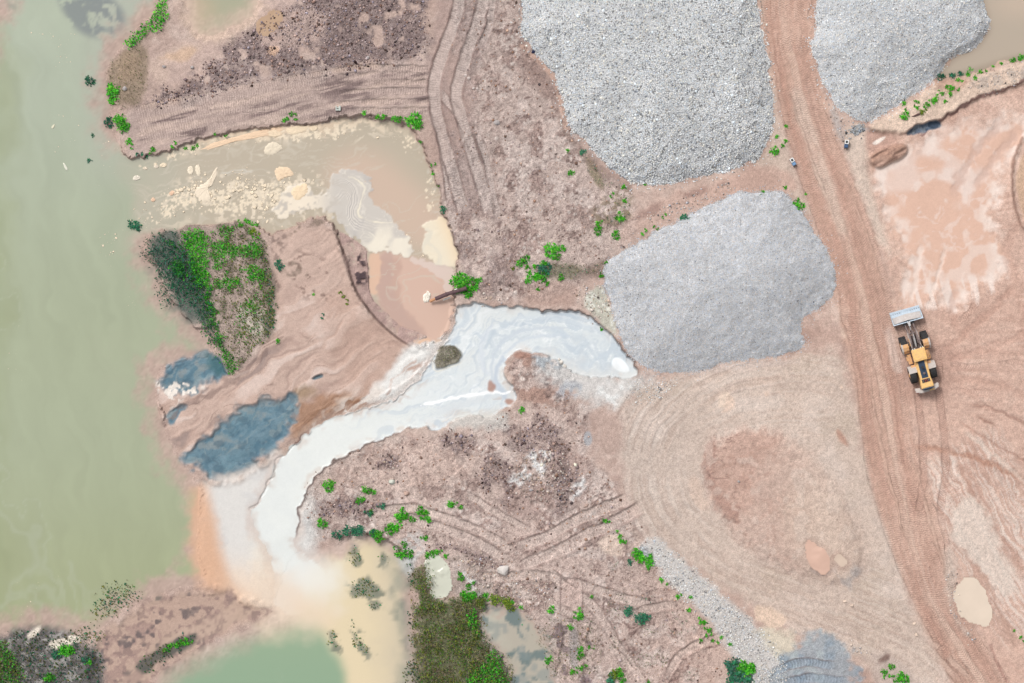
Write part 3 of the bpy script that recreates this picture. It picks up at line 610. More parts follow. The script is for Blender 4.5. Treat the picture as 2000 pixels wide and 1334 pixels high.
# verge gravel colour beneath the stones, blue puddled ground
VERGE = [(1245,1062),(1275,1050),(1330,1090),(1400,1150),(1470,1215),(1520,1270),(1545,1330),(1500,1400),(1470,1330),(1420,1262),(1380,1210),(1320,1150),(1275,1110)]
paint(M(VERGE, 10, 8), (206,204,202), .8)
paint(M([(1235,1085),(1260,1060),(1275,1085),(1285,1110),(1262,1100)], 5, 5), (150,164,176), .7)
bp = M([(1498,1325),(1540,1290),(1558,1246),(1600,1230),(1640,1248),(1668,1290),(1684,1340),(1690,1420),(1490,1420)], 9, 20)
paint(M([(1470,1225),(1520,1222),(1560,1250),(1550,1290),(1510,1290)], 10, 14), (216,208,188), .7)
paint(bp, (154,163,170), .85); paint(bp*S(.1, .8, n30), (128,144,158), .6); paint(bp*S(.2, .9, m25), (170,178,180), .6); mix(GR, bp, .7)
paint(M([(1560,1100),(1700,1100),(1710,1140),(1650,1160)], 14, 14)*S(-.2,.6,m25), (160,160,162), .5)
track([(1500,1320),(1560,1290),(1640,1300)], 16, (126,146,164), .4, .05, 1.0, 6, .03, .3)
track([(1520,1340),(1580,1320),(1660,1335)], 16, (126,146,164), .4, .05, 1.0, 6, .03, .3)
paint(M([(1700,1270),(1735,1275),(1790,1320),(1800,1360),(1720,1360),(1705,1310)], 8, 8), (190,172,162), .8)
paint(M([(1712,1285),(1740,1276),(1735,1290),(1715,1300)], 4, 4), (112,84,76), .8)
paint(M([(1141,842),(1156,842),(1156,870),(1141,870)], 2, 3), (172,173,178), .85); paint(M([(1632,838),(1640,838),(1660,868),(1656,876),(1640,862)], 4, 3), (182,140,122), .8)
for q_ in ([(1420,770),(1432,772),(1440,790),(1420,810),(1405,806),(1418,790)], [(1490,765),(1502,763),(1504,774),(1494,778)], [(1638,750),(1646,752),(1650,765),(1642,762)], [(1640,640),(1650,645),(1652,664),(1642,655)]): paint(M(q_, 3, 5), (220,194,176), .75)
paint(M([(1675,250),(1700,250),(1690,256),(1660,262)], 3, 3), (180,182,184), .6)
# pale oval pan
paint(M([(1165,1055),(1190,1042),(1212,1050),(1222,1080),(1205,1092),(1180,1083)], 4, 3), (222,194,176), .95)
# bottom vegetation ground, mud flats
GRS = [(812,1112),(832,1104),(842,1135),(850,1172),(890,1172),(930,1158),(950,1176),(938,1205),(944,1245),(975,1272),(998,1300),(1010,1400),(830,1400),(815,1300),(806,1220)]
mg = M(GRS, 7, 16); paint(mg, (118,118,82), .95); paint(mg*S(.1,.8,n12), (82,92,52), .6); paint(mg*S(.3,.6,n30+.4*m9), (146,134,112), .6); mix(GR, mg, 1.2); Z += (mg*.2).astype(F)
teal = M([(940,1185),(1000,1190),(1060,1215),(1080,1290),(1090,1400),(985,1400),(980,1290),(945,1262),(935,1225)], 12, 12)
paint(teal, (160,150,138), .85)
paint(teal*S(-.05, .5, m25), (84,110,112), .85)
paint(M([(1060,1200),(1180,1210),(1180,1400),(1080,1400)], 14, 10)*S(.25, .6, m25), (118,98,104), .7)
paint(M([(1110,1230),(1130,1225),(1132,1300),(1114,1310)], 4, 3), (168,156,152), .85)
FLD = [(940,1188),(990,1186),(1030,1200),(1062,1225),(1085,1290),(1095,1400),(1005,1400),(985,1280),(950,1258),(936,1225)]
dFl = sdf(FLD)+9*m25+5*m9; Z = np.where(dFl > -4, np.minimum(Z, -.05-np.clip(dFl*.012, -.05, .4)), Z).astype(F)
paint(M([(1096,1130),(1134,1128),(1138,1192),(1095,1194)], 1.5, 2), (200,170,158), .85)
for a_, b_ in (((1095,1130),(1094,1194)), ((1138,1150),(1138,1192))):
    q_ = path_field([a_, ((a_[0]+b_[0])/2, (a_[1]+b_[1])/2), b_], 4); sl, lat, arc, L = q_; paint_in(sl, S(2.5, .8, np.abs(lat)), (130,104,98), .7)
bar = M([(175,1300),(190,1245),(235,1205),(300,1165),(380,1150),(430,1150),(480,1185),(545,1195),(490,1218),(400,1260),(330,1300),(290,1334),(260,1420),(170,1420)], 12, 10)
paint(bar, (186,158,142), .9); mix(Z, bar, F(WL-.02)); mix(GR, bar, .3)
paint(bar*S(.1, .35, m25+.3*m9), (158,130,122), .65); paint(bar*S(.3, .5, m9+.3*n30), (128,106,102), .5); paint(bar*S(.5, .9, n30+.5*m9)*S(430, 360, PX), (98,90,92), .7)
bl = M([(-60,1260),(30,1235),(90,1225),(150,1240),(200,1290),(210,1420),(-60,1420)], 12, 12)
paint(bl, (92,92,92), .9); paint(bl*S(.3, .7, m9+.5*n12), (178,172,166), .6); mix(GR, bl, 1.0)
dkl = M([(255,1300),(300,1270),(370,1240),(385,1232),(380,1262),(330,1285),(280,1320)], 6, 6); paint(dkl, (64,72,72), .85)
for p in ([(90,1255),(110,1250),(150,1240),(162,1252),(130,1262),(100,1272)],[(50,1245),(62,1232),(80,1222),(70,1240),(58,1252)]):
    paint(M(p, 3, 4), (236,220,200), .95)
tl = M([(110,-10),(190,0),(240,20),(240,60),(180,70),(140,45)], 12, 10)

paint(M([(1470,1190),(1500,1184),(1530,1200),(1545,1222),(1505,1226),(1480,1212)], 3, 14), (220,194,174), .9)
paint(M([(1346,930),(1362,926),(1376,972),(1388,998),(1366,992),(1350,962)], 5, 8), (212,187,171), .85)
PUDS = [([(1574,1076),(1583,1056),(1600,1068),(1625,1105),(1612,1120),(1592,1112)], (214,178,160), 3), ([(1868,1145),(1896,1128),(1915,1148),(1935,1195),(1928,1222),(1892,1214),(1866,1182)], (222,204,186), 4),
     ([(833,1092),(858,1087),(868,1110),(884,1150),(848,1170),(838,1135)], (206,206,190), 5),
    ([(1630,1090),(1645,1085),(1653,1098),(1640,1103)], (212,190,172), 3),
    ([(503,50),(520,28),(546,25),(548,38),(525,60),(508,66)], (186,156,130), 6)]
for p_, c_, s_ in PUDS:
    q_ = sdf(p_)+5*WOB
    paint(S(-16, -1, q_+3*n12)*S(3, 0, q_), (172,142,128), .5)
# lagoon bed etc.
wl_ = S(700, 620, PX)     # the lagoon's west side runs out over flats
lowflat = S(-30, 20, sdf([(380,1110),(560,1080),(620,1075),(640,1120),(640,1334),(560,1334),(420,1260),(300,1334),(260,1400),(700,1420),(700,1060),(560,1060)]))
for d, lv, gw, dp in ((dLag, -.78, 8+46*wl_, .02), (dTop, -.55, 34, .012), (dUR, -.35, 14, .02)):
    dd = d+8*WOB
    t = S(-1, 0, dd/gw)
    Z = np.where(dd > 0, np.minimum(Z, lv+.03-np.clip(dd*dp, 0, 1.2)), Z*(1-t)+np.minimum(Z, lv+.03)*t).astype(F)
paint(S(-30, 0, dTop+16*WOB), (204,176,156), .85)
paint(S(-10, 2, dUR+4*WOB), (192,166,148), .8)

westm = S(-10, 10, sdf([(395,900),(560,850),(640,800),(760,730),(850,650),(884,600),(900,640),(880,720),(700,830),(600,900),(560,1000),(570,1220),(395,1220)]))*(1-msl)
lim0 = Zs+.008+np.clip(-dSl-3*n12, 0, None)*.012
Z = (Z*(1-westm)+np.minimum(Z, lim0)*westm).astype(F)
gen = np.clip(S(700, 640, PX)*S(640, 700, PY)+S(245, 215, PX), 0, 1)
lim = WL+.012+np.clip(-dRw, 0, None)*.010+np.clip(-dRw-40, 0, None)*.02
Z = np.where(dRw < 0, Z*(1-gen)+np.minimum(Z, lim)*gen, Z).astype(F)
lim2 = -.75+np.clip(-dLag-6*WOB, 0, None)*.006
Z = np.where((dLag+6*WOB < 0) & (PX < 700), np.minimum(Z, lim2+.5*(1-wl_)), Z).astype(F)
COL *= (1+np.clip(GR, 0, 1)*(.06*n200+.05*n70+.03*m25))[..., None]
# weathered fine colour variation everywhere on dry ground
dry = np.clip(GR, 0, 1)
COL *= (1+.05*dry*(.6*n12+.5*m9)+.12*dry*n5+.13*dry*white)[..., None]
grey = COL.mean(-1, keepdims=True); COL += (grey-COL)*(.24*S(1500, 1150, PX)*np.clip(dry, 0, 1)*(1-silt))[..., None]
Z += (.006*np.clip(GR-.15, 0, 1)*(n12+m9)+.006*GR*n5).astype(F)
np.clip(COL, .01, .85, out=COL)

# ------------------------------------------------------------------ materials
def newmat(name):
    m = bpy.data.materials.new(name); m.use_nodes = True
    nt = m.node_tree; nt.nodes.clear()
    out = nt.nodes.new("ShaderNodeOutputMaterial"); p = nt.nodes.new("ShaderNodeBsdfPrincipled")
    nt.links.new(p.outputs[0], out.inputs['Surface'])
    return m, nt, p, out
def attr(nt, name, vec=False):
    a = nt.nodes.new("ShaderNodeAttribute"); a.attribute_name = name; a.attribute_type = 'GEOMETRY'
    return a.outputs['Color'] if vec else a.outputs['Fac']
def math_n(nt, op, a, b=None, c=None):
    n = nt.nodes.new("ShaderNodeMath"); n.operation = op
    for i, v in enumerate((a, b, c)):
        if v is None: continue
        if isinstance(v, (int, float)): n.inputs[i].default_value = v
        else: nt.links.new(v, n.inputs[i])
    return n.outputs[0]
def scale_col(nt, col, fac):
    n = nt.nodes.new("ShaderNodeVectorMath"); n.operation = 'SCALE'
    nt.links.new(col, n.inputs[0]); nt.links.new(fac, n.inputs['Scale'])
    return n.outputs[0]
def noise_n(nt, scale, detail=3, rough=.6):
    g = nt.nodes.new("ShaderNodeNewGeometry"); n = nt.nodes.new("ShaderNodeTexNoise")
    n.inputs['Scale'].default_value = scale; n.inputs['Detail'].default_value = detail; n.inputs['Roughness'].default_value = rough
    nt.links.new(g.outputs['Position'], n.inputs['Vector']); return n.outputs['Fac']

def terrain_mat():
    m, nt, p, out = newmat("earth")
    col = attr(nt, "col", True); gr = attr(nt, "grain"); tm = attr(nt, "tread"); tp = attr(nt, "phase"); rg = attr(nt, "gloss")
    f1 = noise_n(nt, 9.0, 4, .7); f2 = noise_n(nt, 2.2, 4, .65)
    v = math_n(nt, 'MULTIPLY', math_n(nt, 'SUBTRACT', f1, .5), 2.3)
    v = math_n(nt, 'ADD', v, math_n(nt, 'MULTIPLY', math_n(nt, 'SUBTRACT', f2, .5), .35))
    v = math_n(nt, 'MULTIPLY', v, gr)
    tr = math_n(nt, 'SINE', math_n(nt, 'MULTIPLY', tp, 6.28318))
    trm = math_n(nt, 'MULTIPLY', tr, tm)
    v = math_n(nt, 'ADD', v, math_n(nt, 'MULTIPLY', trm, .15))
    fac = math_n(nt, 'ADD', v, 1.0)
    nt.links.new(scale_col(nt, col, fac), p.inputs['Base Color'])
    nt.links.new(rg, p.inputs['Roughness']); p.inputs['Specular IOR Level'].default_value = .25
    h = math_n(nt, 'MULTIPLY', f1, gr)
    h = math_n(nt, 'ADD', math_n(nt, 'MULTIPLY', h, .10), math_n(nt, 'MULTIPLY', trm, .020))
    b = nt.nodes.new("ShaderNodeBump"); b.inputs['Strength'].default_value = .8; b.inputs['Distance'].default_value = 1.0
    nt.links.new(h, b.inputs['Height']); nt.links.new(b.outputs[0], p.inputs['Normal'])
    return m
EARTH = terrain_mat()
def water_mat(name, rough=.22, bump=.004):
    m, nt, p, out = newmat(name)
    nt.links.new(attr(nt, "col", True), p.inputs['Base Color']); p.inputs['Roughness'].default_value = rough
    p.inputs['IOR'].default_value = 1.33
    b = nt.nodes.new("ShaderNodeBump"); b.inputs['Strength'].default_value = .4; b.inputs['Distance'].default_value = 1
    nt.links.new(math_n(nt, 'MULTIPLY', noise_n(nt, 1.6, 3), bump*4), b.inputs['Height']); nt.links.new(b.outputs[0], p.inputs['Normal'])
    t = nt.nodes.new("ShaderNodeBsdfTransparent"); mx = nt.nodes.new("ShaderNodeMixShader")
    nt.links.new(attr(nt, "opacity"), mx.inputs[0]); nt.links.new(t.outputs[0], mx.inputs[1]); nt.links.new(p.outputs[0], mx.inputs[2])
    nt.links.new(mx.outputs[0], out.inputs['Surface'])
    return m
WATER = water_mat("turbid_water")
def vcol_mat(name, rough=.85, grain=.25, gscale=14, spec=.3, objrand=0.0):
    m, nt, p, out = newmat(name)
    col = attr(nt, "col", True)
    f = math_n(nt, 'ADD', math_n(nt, 'MULTIPLY', math_n(nt, 'SUBTRACT', noise_n(nt, gscale, 3), .5), grain*2), 1.0)
    if objrand:
        oi = nt.nodes.new("ShaderNodeObjectInfo")
        f = math_n(nt, 'MULTIPLY', f, math_n(nt, 'ADD', math_n(nt, 'MULTIPLY', oi.outputs['Random'], objrand), 1-objrand/2))
    nt.links.new(scale_col(nt, col, f), p.inputs['Base Color'])
    p.inputs['Roughness'].default_value = rough; p.inputs['Specular IOR Level'].default_value = spec
    return m
STONE = vcol_mat("stone", .85, .18, 16); CLOD = vcol_mat("clod", .95, .25, 18, .1)
FOAM = vcol_mat("foam", .9, .10, 20, .2)
def leaf_mat():
    m, nt, p, out = newmat("leaf")
    col = attr(nt, "col", True)
    oi = nt.nodes.new("ShaderNodeObjectInfo")
    f = math_n(nt, 'ADD', math_n(nt, 'MULTIPLY', oi.outputs['Random'], .5), .75)
    c = scale_col(nt, col, f)
    nt.links.new(c, p.inputs['Base Color']); p.inputs['Roughness'].default_value = .55; p.inputs['Specular IOR Level'].default_value = .3
    tl_ = nt.nodes.new("ShaderNodeBsdfTranslucent"); nt.links.new(c, tl_.inputs['Color'])
    mx = nt.nodes.new("ShaderNodeMixShader"); mx.inputs[0].default_value = .3
    nt.links.new(p.outputs[0], mx.inputs[1]); nt.links.new(tl_.outputs[0], mx.inputs[2]); nt.links.new(mx.outputs[0], out.inputs['Surface'])
    return m
LEAF = leaf_mat()
def flat_mat(name, rgb, rough=.5, metal=0.0, wear=.25, wscale=6, dirt=None):
    """painted / bare surface with procedural wear; dirt mixes in dust by noise"""
    m, nt, p, out = newmat(name)
    n = noise_n(nt, wscale, 5, .7)
    r = nt.nodes.new("ShaderNodeValToRGB"); r.color_ramp.elements[0].position = .35; r.color_ramp.elements[1].position = .75
    a = np.array(rgb); d = np.array(dirt if dirt is not None else a*(1-wear))
    r.color_ramp.elements[0].color = (*a, 1); r.color_ramp.elements[1].color = (*d, 1)
    nt.links.new(n, r.inputs[0]); nt.links.new(r.outputs[0], p.inputs['Base Color'])
    p.inputs['Roughness'].default_value = rough; p.inputs['Metallic'].default_value = metal
    return m

# ------------------------------------------------------------------ mesh builders
def link(name, me, mat=None, parent=None, **props):
    o = bpy.data.objects.new(name, me)
    if mat is not None and me is not None and not me.materials: me.materials.append(mat)
    COLL.objects.link(o)
    if parent is not None: o.parent = parent
    for k, v in props.items(): o[k] = v
    return o
def mesh_np(name, verts, faces, col=None, smooth=False, **fa):
    """verts (n,3), faces (m,k) of one arity"""
    me = bpy.data.meshes.new(name)
    verts = np.ascontiguousarray(verts, dtype=F); faces = np.ascontiguousarray(faces, dtype=np.int32)
    n, (m, k) = len(verts), faces.shape
    me.vertices.add(n); me.vertices.foreach_set("co", verts.ravel())
    me.loops.add(m*k); me.loops.foreach_set("vertex_index", faces.ravel())
    me.polygons.add(m); me.polygons.foreach_set("loop_start", np.arange(0, m*k, k, dtype=np.int32))
    me.polygons.foreach_set("loop_total", np.full(m, k, np.int32))
    me.update(calc_edges=True)
    if smooth: me.polygons.foreach_set("use_smooth", np.ones(m, bool))
    if col is not None:
        c = np.ones((n, 4), F); c[:, :3] = col
        a = me.attributes.new("col", 'FLOAT_COLOR', 'POINT'); a.data.foreach_set("color", c.ravel())
    for kx, v in fa.items():
        a = me.attributes.new(kx, 'FLOAT', 'POINT'); a.data.foreach_set("value", np.ascontiguousarray(v, dtype=F))
    return me
def grid_mesh(name, fmask, Zarr, colarr, extra, stride=1, normals=None):
    zs = Zarr[::stride, ::stride]; xs = PX[::stride, ::stride]; ys = PY[::stride, ::stride]
    ny, nx = zs.shape
    fm = fmask[:ny-1, :nx-1]
    j, i = np.nonzero(fm)
    if len(j) == 0: return None
    a = j*nx+i
    quads = np.stack([a+nx, a+nx+1, a+1, a], 1)
    used = np.unique(quads); remap = np.zeros(ny*nx, np.int32); remap[used] = np.arange(len(used))
    v = np.stack([wx(xs.ravel()[used]), wy(ys.ravel()[used]), zs.ravel()[used]], 1)
    me = mesh_np(name, v, remap[quads], colarr[::stride, ::stride].reshape(-1, 3)[used], True,
                 **{k: e[::stride, ::stride].ravel()[used] for k, e in extra.items()})
    if normals is not None:
        me.normals_split_custom_set_from_vertices(normals[::stride, ::stride].reshape(-1, 3)[used].tolist())
    return me
def fm_any(m):   # vertex mask -> face mask (any corner)
    return m[:-1, :-1] | m[1:, :-1] | m[:-1, 1:] | m[1:, 1:]

# ------------------------------------------------------------------ terrain objects
Z = Z.astype(F)
gyy, gxx = np.gradient(Z, STEP*U)
NRM = np.stack([-gxx, gyy, np.ones_like(Z)], -1); NRM /= np.linalg.norm(NRM, axis=-1, keepdims=True)
EX = dict(grain=GR, tread=TM*np.clip(1-mPile, 0, 1), phase=TP, gloss=RG)
for z, nm in enumerate(("ground", "haul_road", "dirt_track", "sand_flat", "slurry_stream", "silt_bed")):
    me = grid_mesh(nm, (ZONE[:-1, :-1] == z), Z, COL, EX, 1, NRM)
    if me: link(nm, me, EARTH, kind="structure")
# the surrounding land out to the horizon
def ring_land():
    """land from the modelled site's rim out to the horizon, starting at the rim's own height and colour"""
    I = list(range(0, NX, 8)); J = list(range(0, NY, 6))
    if I[-1] != NX-1: I.append(NX-1)
    if J[-1] != NY-1: J.append(NY-1)
    rim = [(0, i) for i in I]+[(j, NX-1) for j in J[1:]]+[(NY-1, i) for i in I[::-1][1:]]+[(j, 0) for j in J[::-1][1:-1]]
    n = len(rim); v = []; c = []
    soil = alb((194, 168, 154))
    for k, f in enumerate((1.0, 1.25, 2.0, 60.0)):
        for j, i in rim:
            x, y = float(wx(gx[i])), float(wy(gy[j])); low = 1.0 if x*f < -40 else 0.0
            zb = float(Z[j, i]); zo = -1.7 if (x < -40 and (abs(x*f) > 45)) else -.15
            t = (0, .6, 1, 1)[k]
            v.append((x*f, y*f, zb*(1-t)+zo*t)); c.append(np.array(COL[j, i])*(1-t)+soil*t)
    f = []
    for k in range(3):
        for q in range(n):
            a_ = k*n+q; b_ = k*n+(q+1) % n; f.append((a_, a_+n, b_+n, b_))
    m_ = len(v)
    me = mesh_np("terrain", np.array(v), np.array(f), np.array(c), False, grain=np.full(m_, .8), tread=np.zeros(m_), phase=np.zeros(m_), gloss=np.full(m_, .9))
    link("terrain", me, EARTH, kind="structure")
ring_land()

# ------------------------------------------------------------------ water sheets
def sheet(name, vm, level, colarr, op, stride=2, zoff=None):
    zz = np.full((NY, NX), level, F) if zoff is None else (level+zoff).astype(F)
    me = grid_mesh(name, fm_any(vm[::stride, ::stride]), zz, colarr, dict(opacity=op), stride)
    return link(name, me, WATER, kind="structure")
def wcols(base): 
    c = np.empty((NY, NX, 3), F); c[:] = alb(base); return c
def wp(c, m, rgb, a=1.0): c += (alb(rgb).astype(F)-c)*(m*a)[..., None]
def clipland(vm, d, lim): return vm & (d > lim)
# river and settling inlet
wc = wcols((164,171,145))
wp(wc, S(700, 100, PY), (173,181,164), .8); wp(wc, S(800, 1250, PY), (158,163,124), .7); wp(wc, S(60, -40, PX+30*n70), (151,157,118), .5)
wc *= (1+.035*fbm(18, 3, 9, ang=78, stretch=6, x=PX+20*n70, y=PY+20*m70)+.02*n70)[..., None]
wp(wc, S(.1, 1, n200), (170,174,150), .5)
wp(wc, S(120, 230, PX)*S(420, 250, PY), (176,176,166), .5)
wp(wc, S(.82, 1., 1-np.abs(fbm(120, 3, 2, ang=80, stretch=3, x=PX+60*n70, y=PY+60*m70))*1.4)*S(240, 120, PX), (178,183,164), .3)
wwd = sdf([(275,478),(310,462),(348,452),(372,500),(395,560),(412,620),(425,670),(415,690),(395,640),(360,600),(330,590),(312,560),(315,530),(296,512)])
wp(wc, S(-26, 8, wwd+12*n30+6*m9), (82,112,106), .75)
wp(wc, S(-10, 12, -sdf([(430,690),(400,700),(415,650)])*0-200), (0,0,0), 0)
tlm = S(14, -6, -sdf([(100,-40),(190,-20),(240,20),(238,62),(180,72),(135,45)])+0)*S(-.2, .4, n30+.4*m9+.2)
wp(wc, tlm, (120,126,130), .75)
wp(wc, S(10, -8, -sdf([(-20,-40),(50,-40),(48,20),(10,14),(-30,20)]))*S(-.1, .5, m25), (110,126,118), .6)
# inlet: tan outwash, pink plume, swirls
inl = S(215, 330, PX+40*n70)*S(225, 255, PY+.12*(PX-250))*S(720, 640, PY)*S(1, 0, S(460, 520, PY)*S(560, 420, PX))
wp(wc, inl, (187,174,156), .95)
wp(wc, inl*S(420, 300, PX+30*n70), (178,176,160), .6)
wp(wc, S(50, -20, -sdf([(640,330),(720,300),(800,370),(860,420),(850,470),(800,470),(740,410),(690,390)])), (206,180,162), .8)
wp(wc, S(16, -6, -sdf([(735,490),(780,500),(850,520),(885,530),(890,600),(880,640),(850,668),(810,672),(770,630),(735,570)])), (210,178,162), .95)
wp(wc, S(7, -4, -sdf([(768,505),(790,520),(775,560),(785,600),(812,620),(836,660),(800,672),(770,640),(738,580),(735,500)])+6*n30), (192,160,146), .7)
wp(wc, S(-7, 5, sdf([(750,488),(770,503),(764,560),(784,605),(812,635),(836,655),(800,648),(762,618),(734,586),(744,540)])+5*n12), (192,163,151), .85)
wp(wc, S(4, -3, -sdf([(775,640),(800,660),(840,660),(838,668),(800,672),(776,656)])), (222,186,158), .9)
wp(wc, S(3, -3, -sdf([(722,490),(745,490),(742,540),(730,580),(718,570),(720,530)])+3*n12), (220,184,160), .9)
r = path_field([(872,585),(882,600),(876,630),(862,655)], 8); sl, lat, arc, L = r
wc[sl] += (alb((226,196,178)).astype(F)-wc[sl])*(S(5, 1, np.abs(lat+2*n12[sl]))*.8)[..., None]
# streaks
stk = 1-np.abs(fbm(26, 4, 16, ang=-12, stretch=4, x=PX+26*n70, y=PY+26*m70))*1.8
wp(wc, inl*S(.75, 1, stk)*S(620, 560, PY), (204,194,178), .5)
# foam skin (dissolved): swirled grey-white rafts
FO1 = [(636,372),(645,346),(668,332),(700,335),(720,350),(728,372),(718,396),(740,401),(762,412),(772,432),(792,452),(812,488),(800,502),(775,492),(740,486),(728,490),(702,474),(685,458),(668,440),(652,420),(636,410),(610,402),(575,420),(545,425),(520,412),(535,392),(552,378),(568,364),(592,362),(604,372),(625,378)]
FO2 = [(846,424),(862,418),(876,440),(886,465),(893,495),(893,520),(872,524),(852,516),(840,504),(826,500),(820,484),(826,464),(838,450),(824,446),(832,430)]
d1 = sdf(FO1, 1)+6*n12+3*m9; d2 = sdf(FO2, 1)+4*n12
f1 = S(-1, 2.5, d1); f2 = S(-1, 2.5, d2)
swx = PX+40*n70+10*n30; swy = PY+40*m70+10*m25
sw = fbm(22, 3, 10, ang=60, stretch=3, x=swx, y=swy); lines = S(.78, .98, 1-np.abs(sw)*2.2)
# open lacework beyond the rafts
net = S(.2, .5, m9+.5*n12)*S(40, 0, -sdf([(350,380),(520,345),(640,360),(650,420),(520,432),(440,420),(330,415)])+14*n30)*S(-.3, .4, m25)
wp(wc, net*inl, (228,213,192), .85)
fst = fbm(7, 3, 21, ang=-12, stretch=5, x=PX+20*n70+6*n30, y=PY+20*m70+6*m25)
wp(wc, inl*S(.35, .6, fst)*S(70, 10, np.abs(PY-(385-.16*(PX-430))+20*n70))*S(600, 540, PX)*S(260, 330, PX)*S(-.5, .3, n30), (220,206,186), .8)
wp(wc, inl*S(.4, .7, fst)*S(30, 5, np.abs(PY-(262-.02*(PX-600))))*S(480, 540, PX)*S(800, 700, PX), (222,208,188), .7)
north = S(-24, -4, -dRw+0)*S(5, 12, dRw)*0
fsh = S(22, 5, dRw+9*n30+5*n12)*S(-2, 1, dRw)*S(330, 240, PY-.12*(400-PX))*S(330, 420, PX)*S(800, 600, PX)
wp(wc, fsh*S(-.9, -.2, m9), (234,208,180), .95)
fs2 = S(16, 6, np.abs(sdf(RIVER, 1)-14)+6*n30)*S(.05, .4, m9)*S(330, 250, PY)*S(235, 300, PX)*S(850, 700, PX); wp(wc, fs2, (232,214,190), .8)
wp(wc, S(22, 6, dRw+6*n30)*S(800, 850, PX)*S(.2, .5, m9)*S(240, 260, PY)*S(480, 400, PY), (206,198,186), .6)
FSWAP = 0
def gauss(cx, cy, sx, sy, rot=0):
    t = math.radians(rot); dx = PX-cx; dy = PY-cy; u = (dx*math.cos(t)+dy*math.sin(t))/sx; v = (-dx*math.sin(t)+dy*math.cos(t))/sy
    return np.exp(-.5*(u*u+v*v))
DN = .55*gauss(365, 366, 24, 8, -25)+.5*gauss(480, 366, 60, 8, -6)+.75*gauss(555, 394, 38, 16)+.35*gauss(460, 395, 70, 12, -4)+.3*gauss(330, 410, 60, 7, -25)+.45*gauss(570, 262, 60, 7, -6)+.4*gauss(345, 300, 45, 6, -18)+.35*gauss(640, 262, 40, 7, -6)+.25*gauss(800, 280, 26, 10, 30)+.3*gauss(845, 345, 7, 45, 8)
DN = np.clip(DN*(1+.9*n30+.5*m9), 0, .9)*inl
cd5, cv5 = cells(5.0, 9)
for cd_, cv_, g_ in ((cd5, cv5, 1.0), (cd7, cv7, .8), (cd13, cv13, .45)):
    k_ = S(0, .06, cv_-(1-DN*g_)); wp(wc, k_*S(.50, .40, cd_+.12*n5), (234,218,194), .92)
wp(wc, f1, (203,196,188), .95); wp(wc, f1*S(.1, .8, sw), (186,180,176), .6); wp(wc, f1*lines, (226,218,206), .55)
def cstreak(p, w, rgb, a, offs=(0,), msk=None):
    for o_ in offs:
        q_ = path_field(offset(p, o_) if o_ else p, w*3)
        if q_ is None: continue
        sl, lat, arc, L = q_
        mm = S(w, w*.25, np.abs(lat+1.2*n12[sl]+5*n30[sl]))*S(0, 15, arc)*S(L, L-15, arc)
        mm = mm*(.25+.75*S(-.5, .25, n30[sl]+.4*m25[sl]))
        if msk is not None: mm = mm*msk[sl]
        wc[sl] += (alb(rgb).astype(F)-wc[sl])*(mm*a)[..., None]
C1 = [(676,344),(700,348),(710,366),(706,392),(701,412),(706,428),(722,434),(750,435),(772,434)]
C2 = [(646,366),(668,352),(690,360),(696,385),(690,405),(692,425),(706,440),(735,448)]
C3 = [(650,395),(672,372),(684,388),(680,410),(684,432),(700,447),(724,455)]
cstreak(C1, 2.6, (236,226,206), .95, (0,), f1); cstreak(C1, 1.4, (218,210,200), .8, (-7, 6, 11), f1)
cstreak(C2, 1.6, (222,214,204), .85, (0, 5, -5), f1); cstreak(C3, 1.6, (224,216,206), .85, (0, 5, -5), f1); cstreak(C2, 1.6, (172,165,162), .6, (2.5, -2.5, 8), f1); cstreak(C3, 1.5, (172,165,162), .5, (2.5, -2.5), f1)
cstreak([(700,462),(722,458),(730,470),(734,488)], 1.6, (232,224,208), .9, (0, 5, 10, -5), f1); cstreak([(742,486),(740,468),(752,454),(775,452)], 1.6, (190,182,174), .8, (0, 4, -4), f1)
cstreak([(846,500),(842,484),(856,474),(868,482),(862,494)], 1.4, (206,200,186), .8, (0, 4, -4, 8), f2); cstreak([(836,470),(850,455),(862,440)], 1.4, (212,206,192), .7, (0, 5, 9), f2)
cstreak([(424,352),(436,336),(462,329),(492,332),(520,337),(540,342)], 2.4, (206,199,186), .9, (0,)); cstreak([(430,356),(440,340),(465,333),(500,336)], 1.4, (202,195,184), .7, (0,)); cstreak([(474,302),(486,304),(512,302),(520,298)], 3, (214,204,186), .8)
cstreak([(458,416),(449,395),(455,385),(480,380)], 3, (216,204,184), .6); cstreak([(255,430),(290,415),(330,400)], 2, (196,190,174), .6)
lowf = S(415, 470, PY)*S(690, 730, PX)
wp(wc, f1*lowf*S(-.3, .5, fbm(30, 2, 3)), (240,230,212), .8)
wp(wc, f1*S(660, 600, PX)*S(-.9, .1, m9), (238,224,204), .9); wp(wc, f1*S(1.,.8,PX*0+.5)*S(.1,.4,-m9)*S(700,620,PX), (190,178,164), .4)
wp(wc, f2, (234,222,200), .95); wp(wc, f2*S(.05, .7, sw), (216,210,196), .6); wp(wc, f2*S(850, 890, PX+.4*(470-PY)), (240,214,178), .6)
wp(wc, S(2, -1, -sdf([(790,500),(880,520),(893,540),(884,570),(872,580),(868,545),(820,520)])+4*n12), (218,200,190), .8)
dep = np.clip((WL-Z)/.8, 0, 3)
shal = (1-S(.05, 1.1, dep+.25*WOB+.12*m25+.08*m9))*(1-mInlet)+(1-S(0, .5, dep))*mInlet*.6
wc += (COL-wc)*(shal*(1-np.maximum(f1, f2))*.97)[..., None]
alpha = S(-.02, -.01, dep)
alpha = np.maximum(alpha, np.maximum(f1, f2)*S(-6, 4, dRw)); alpha = np.clip(alpha, 0, 1).astype(F)
rv = (dRw > -12) & (Z < WL+.03)
spl_x = (PX > 232) & (PY > 200) & (PY < 700) & (mInlet > .35)
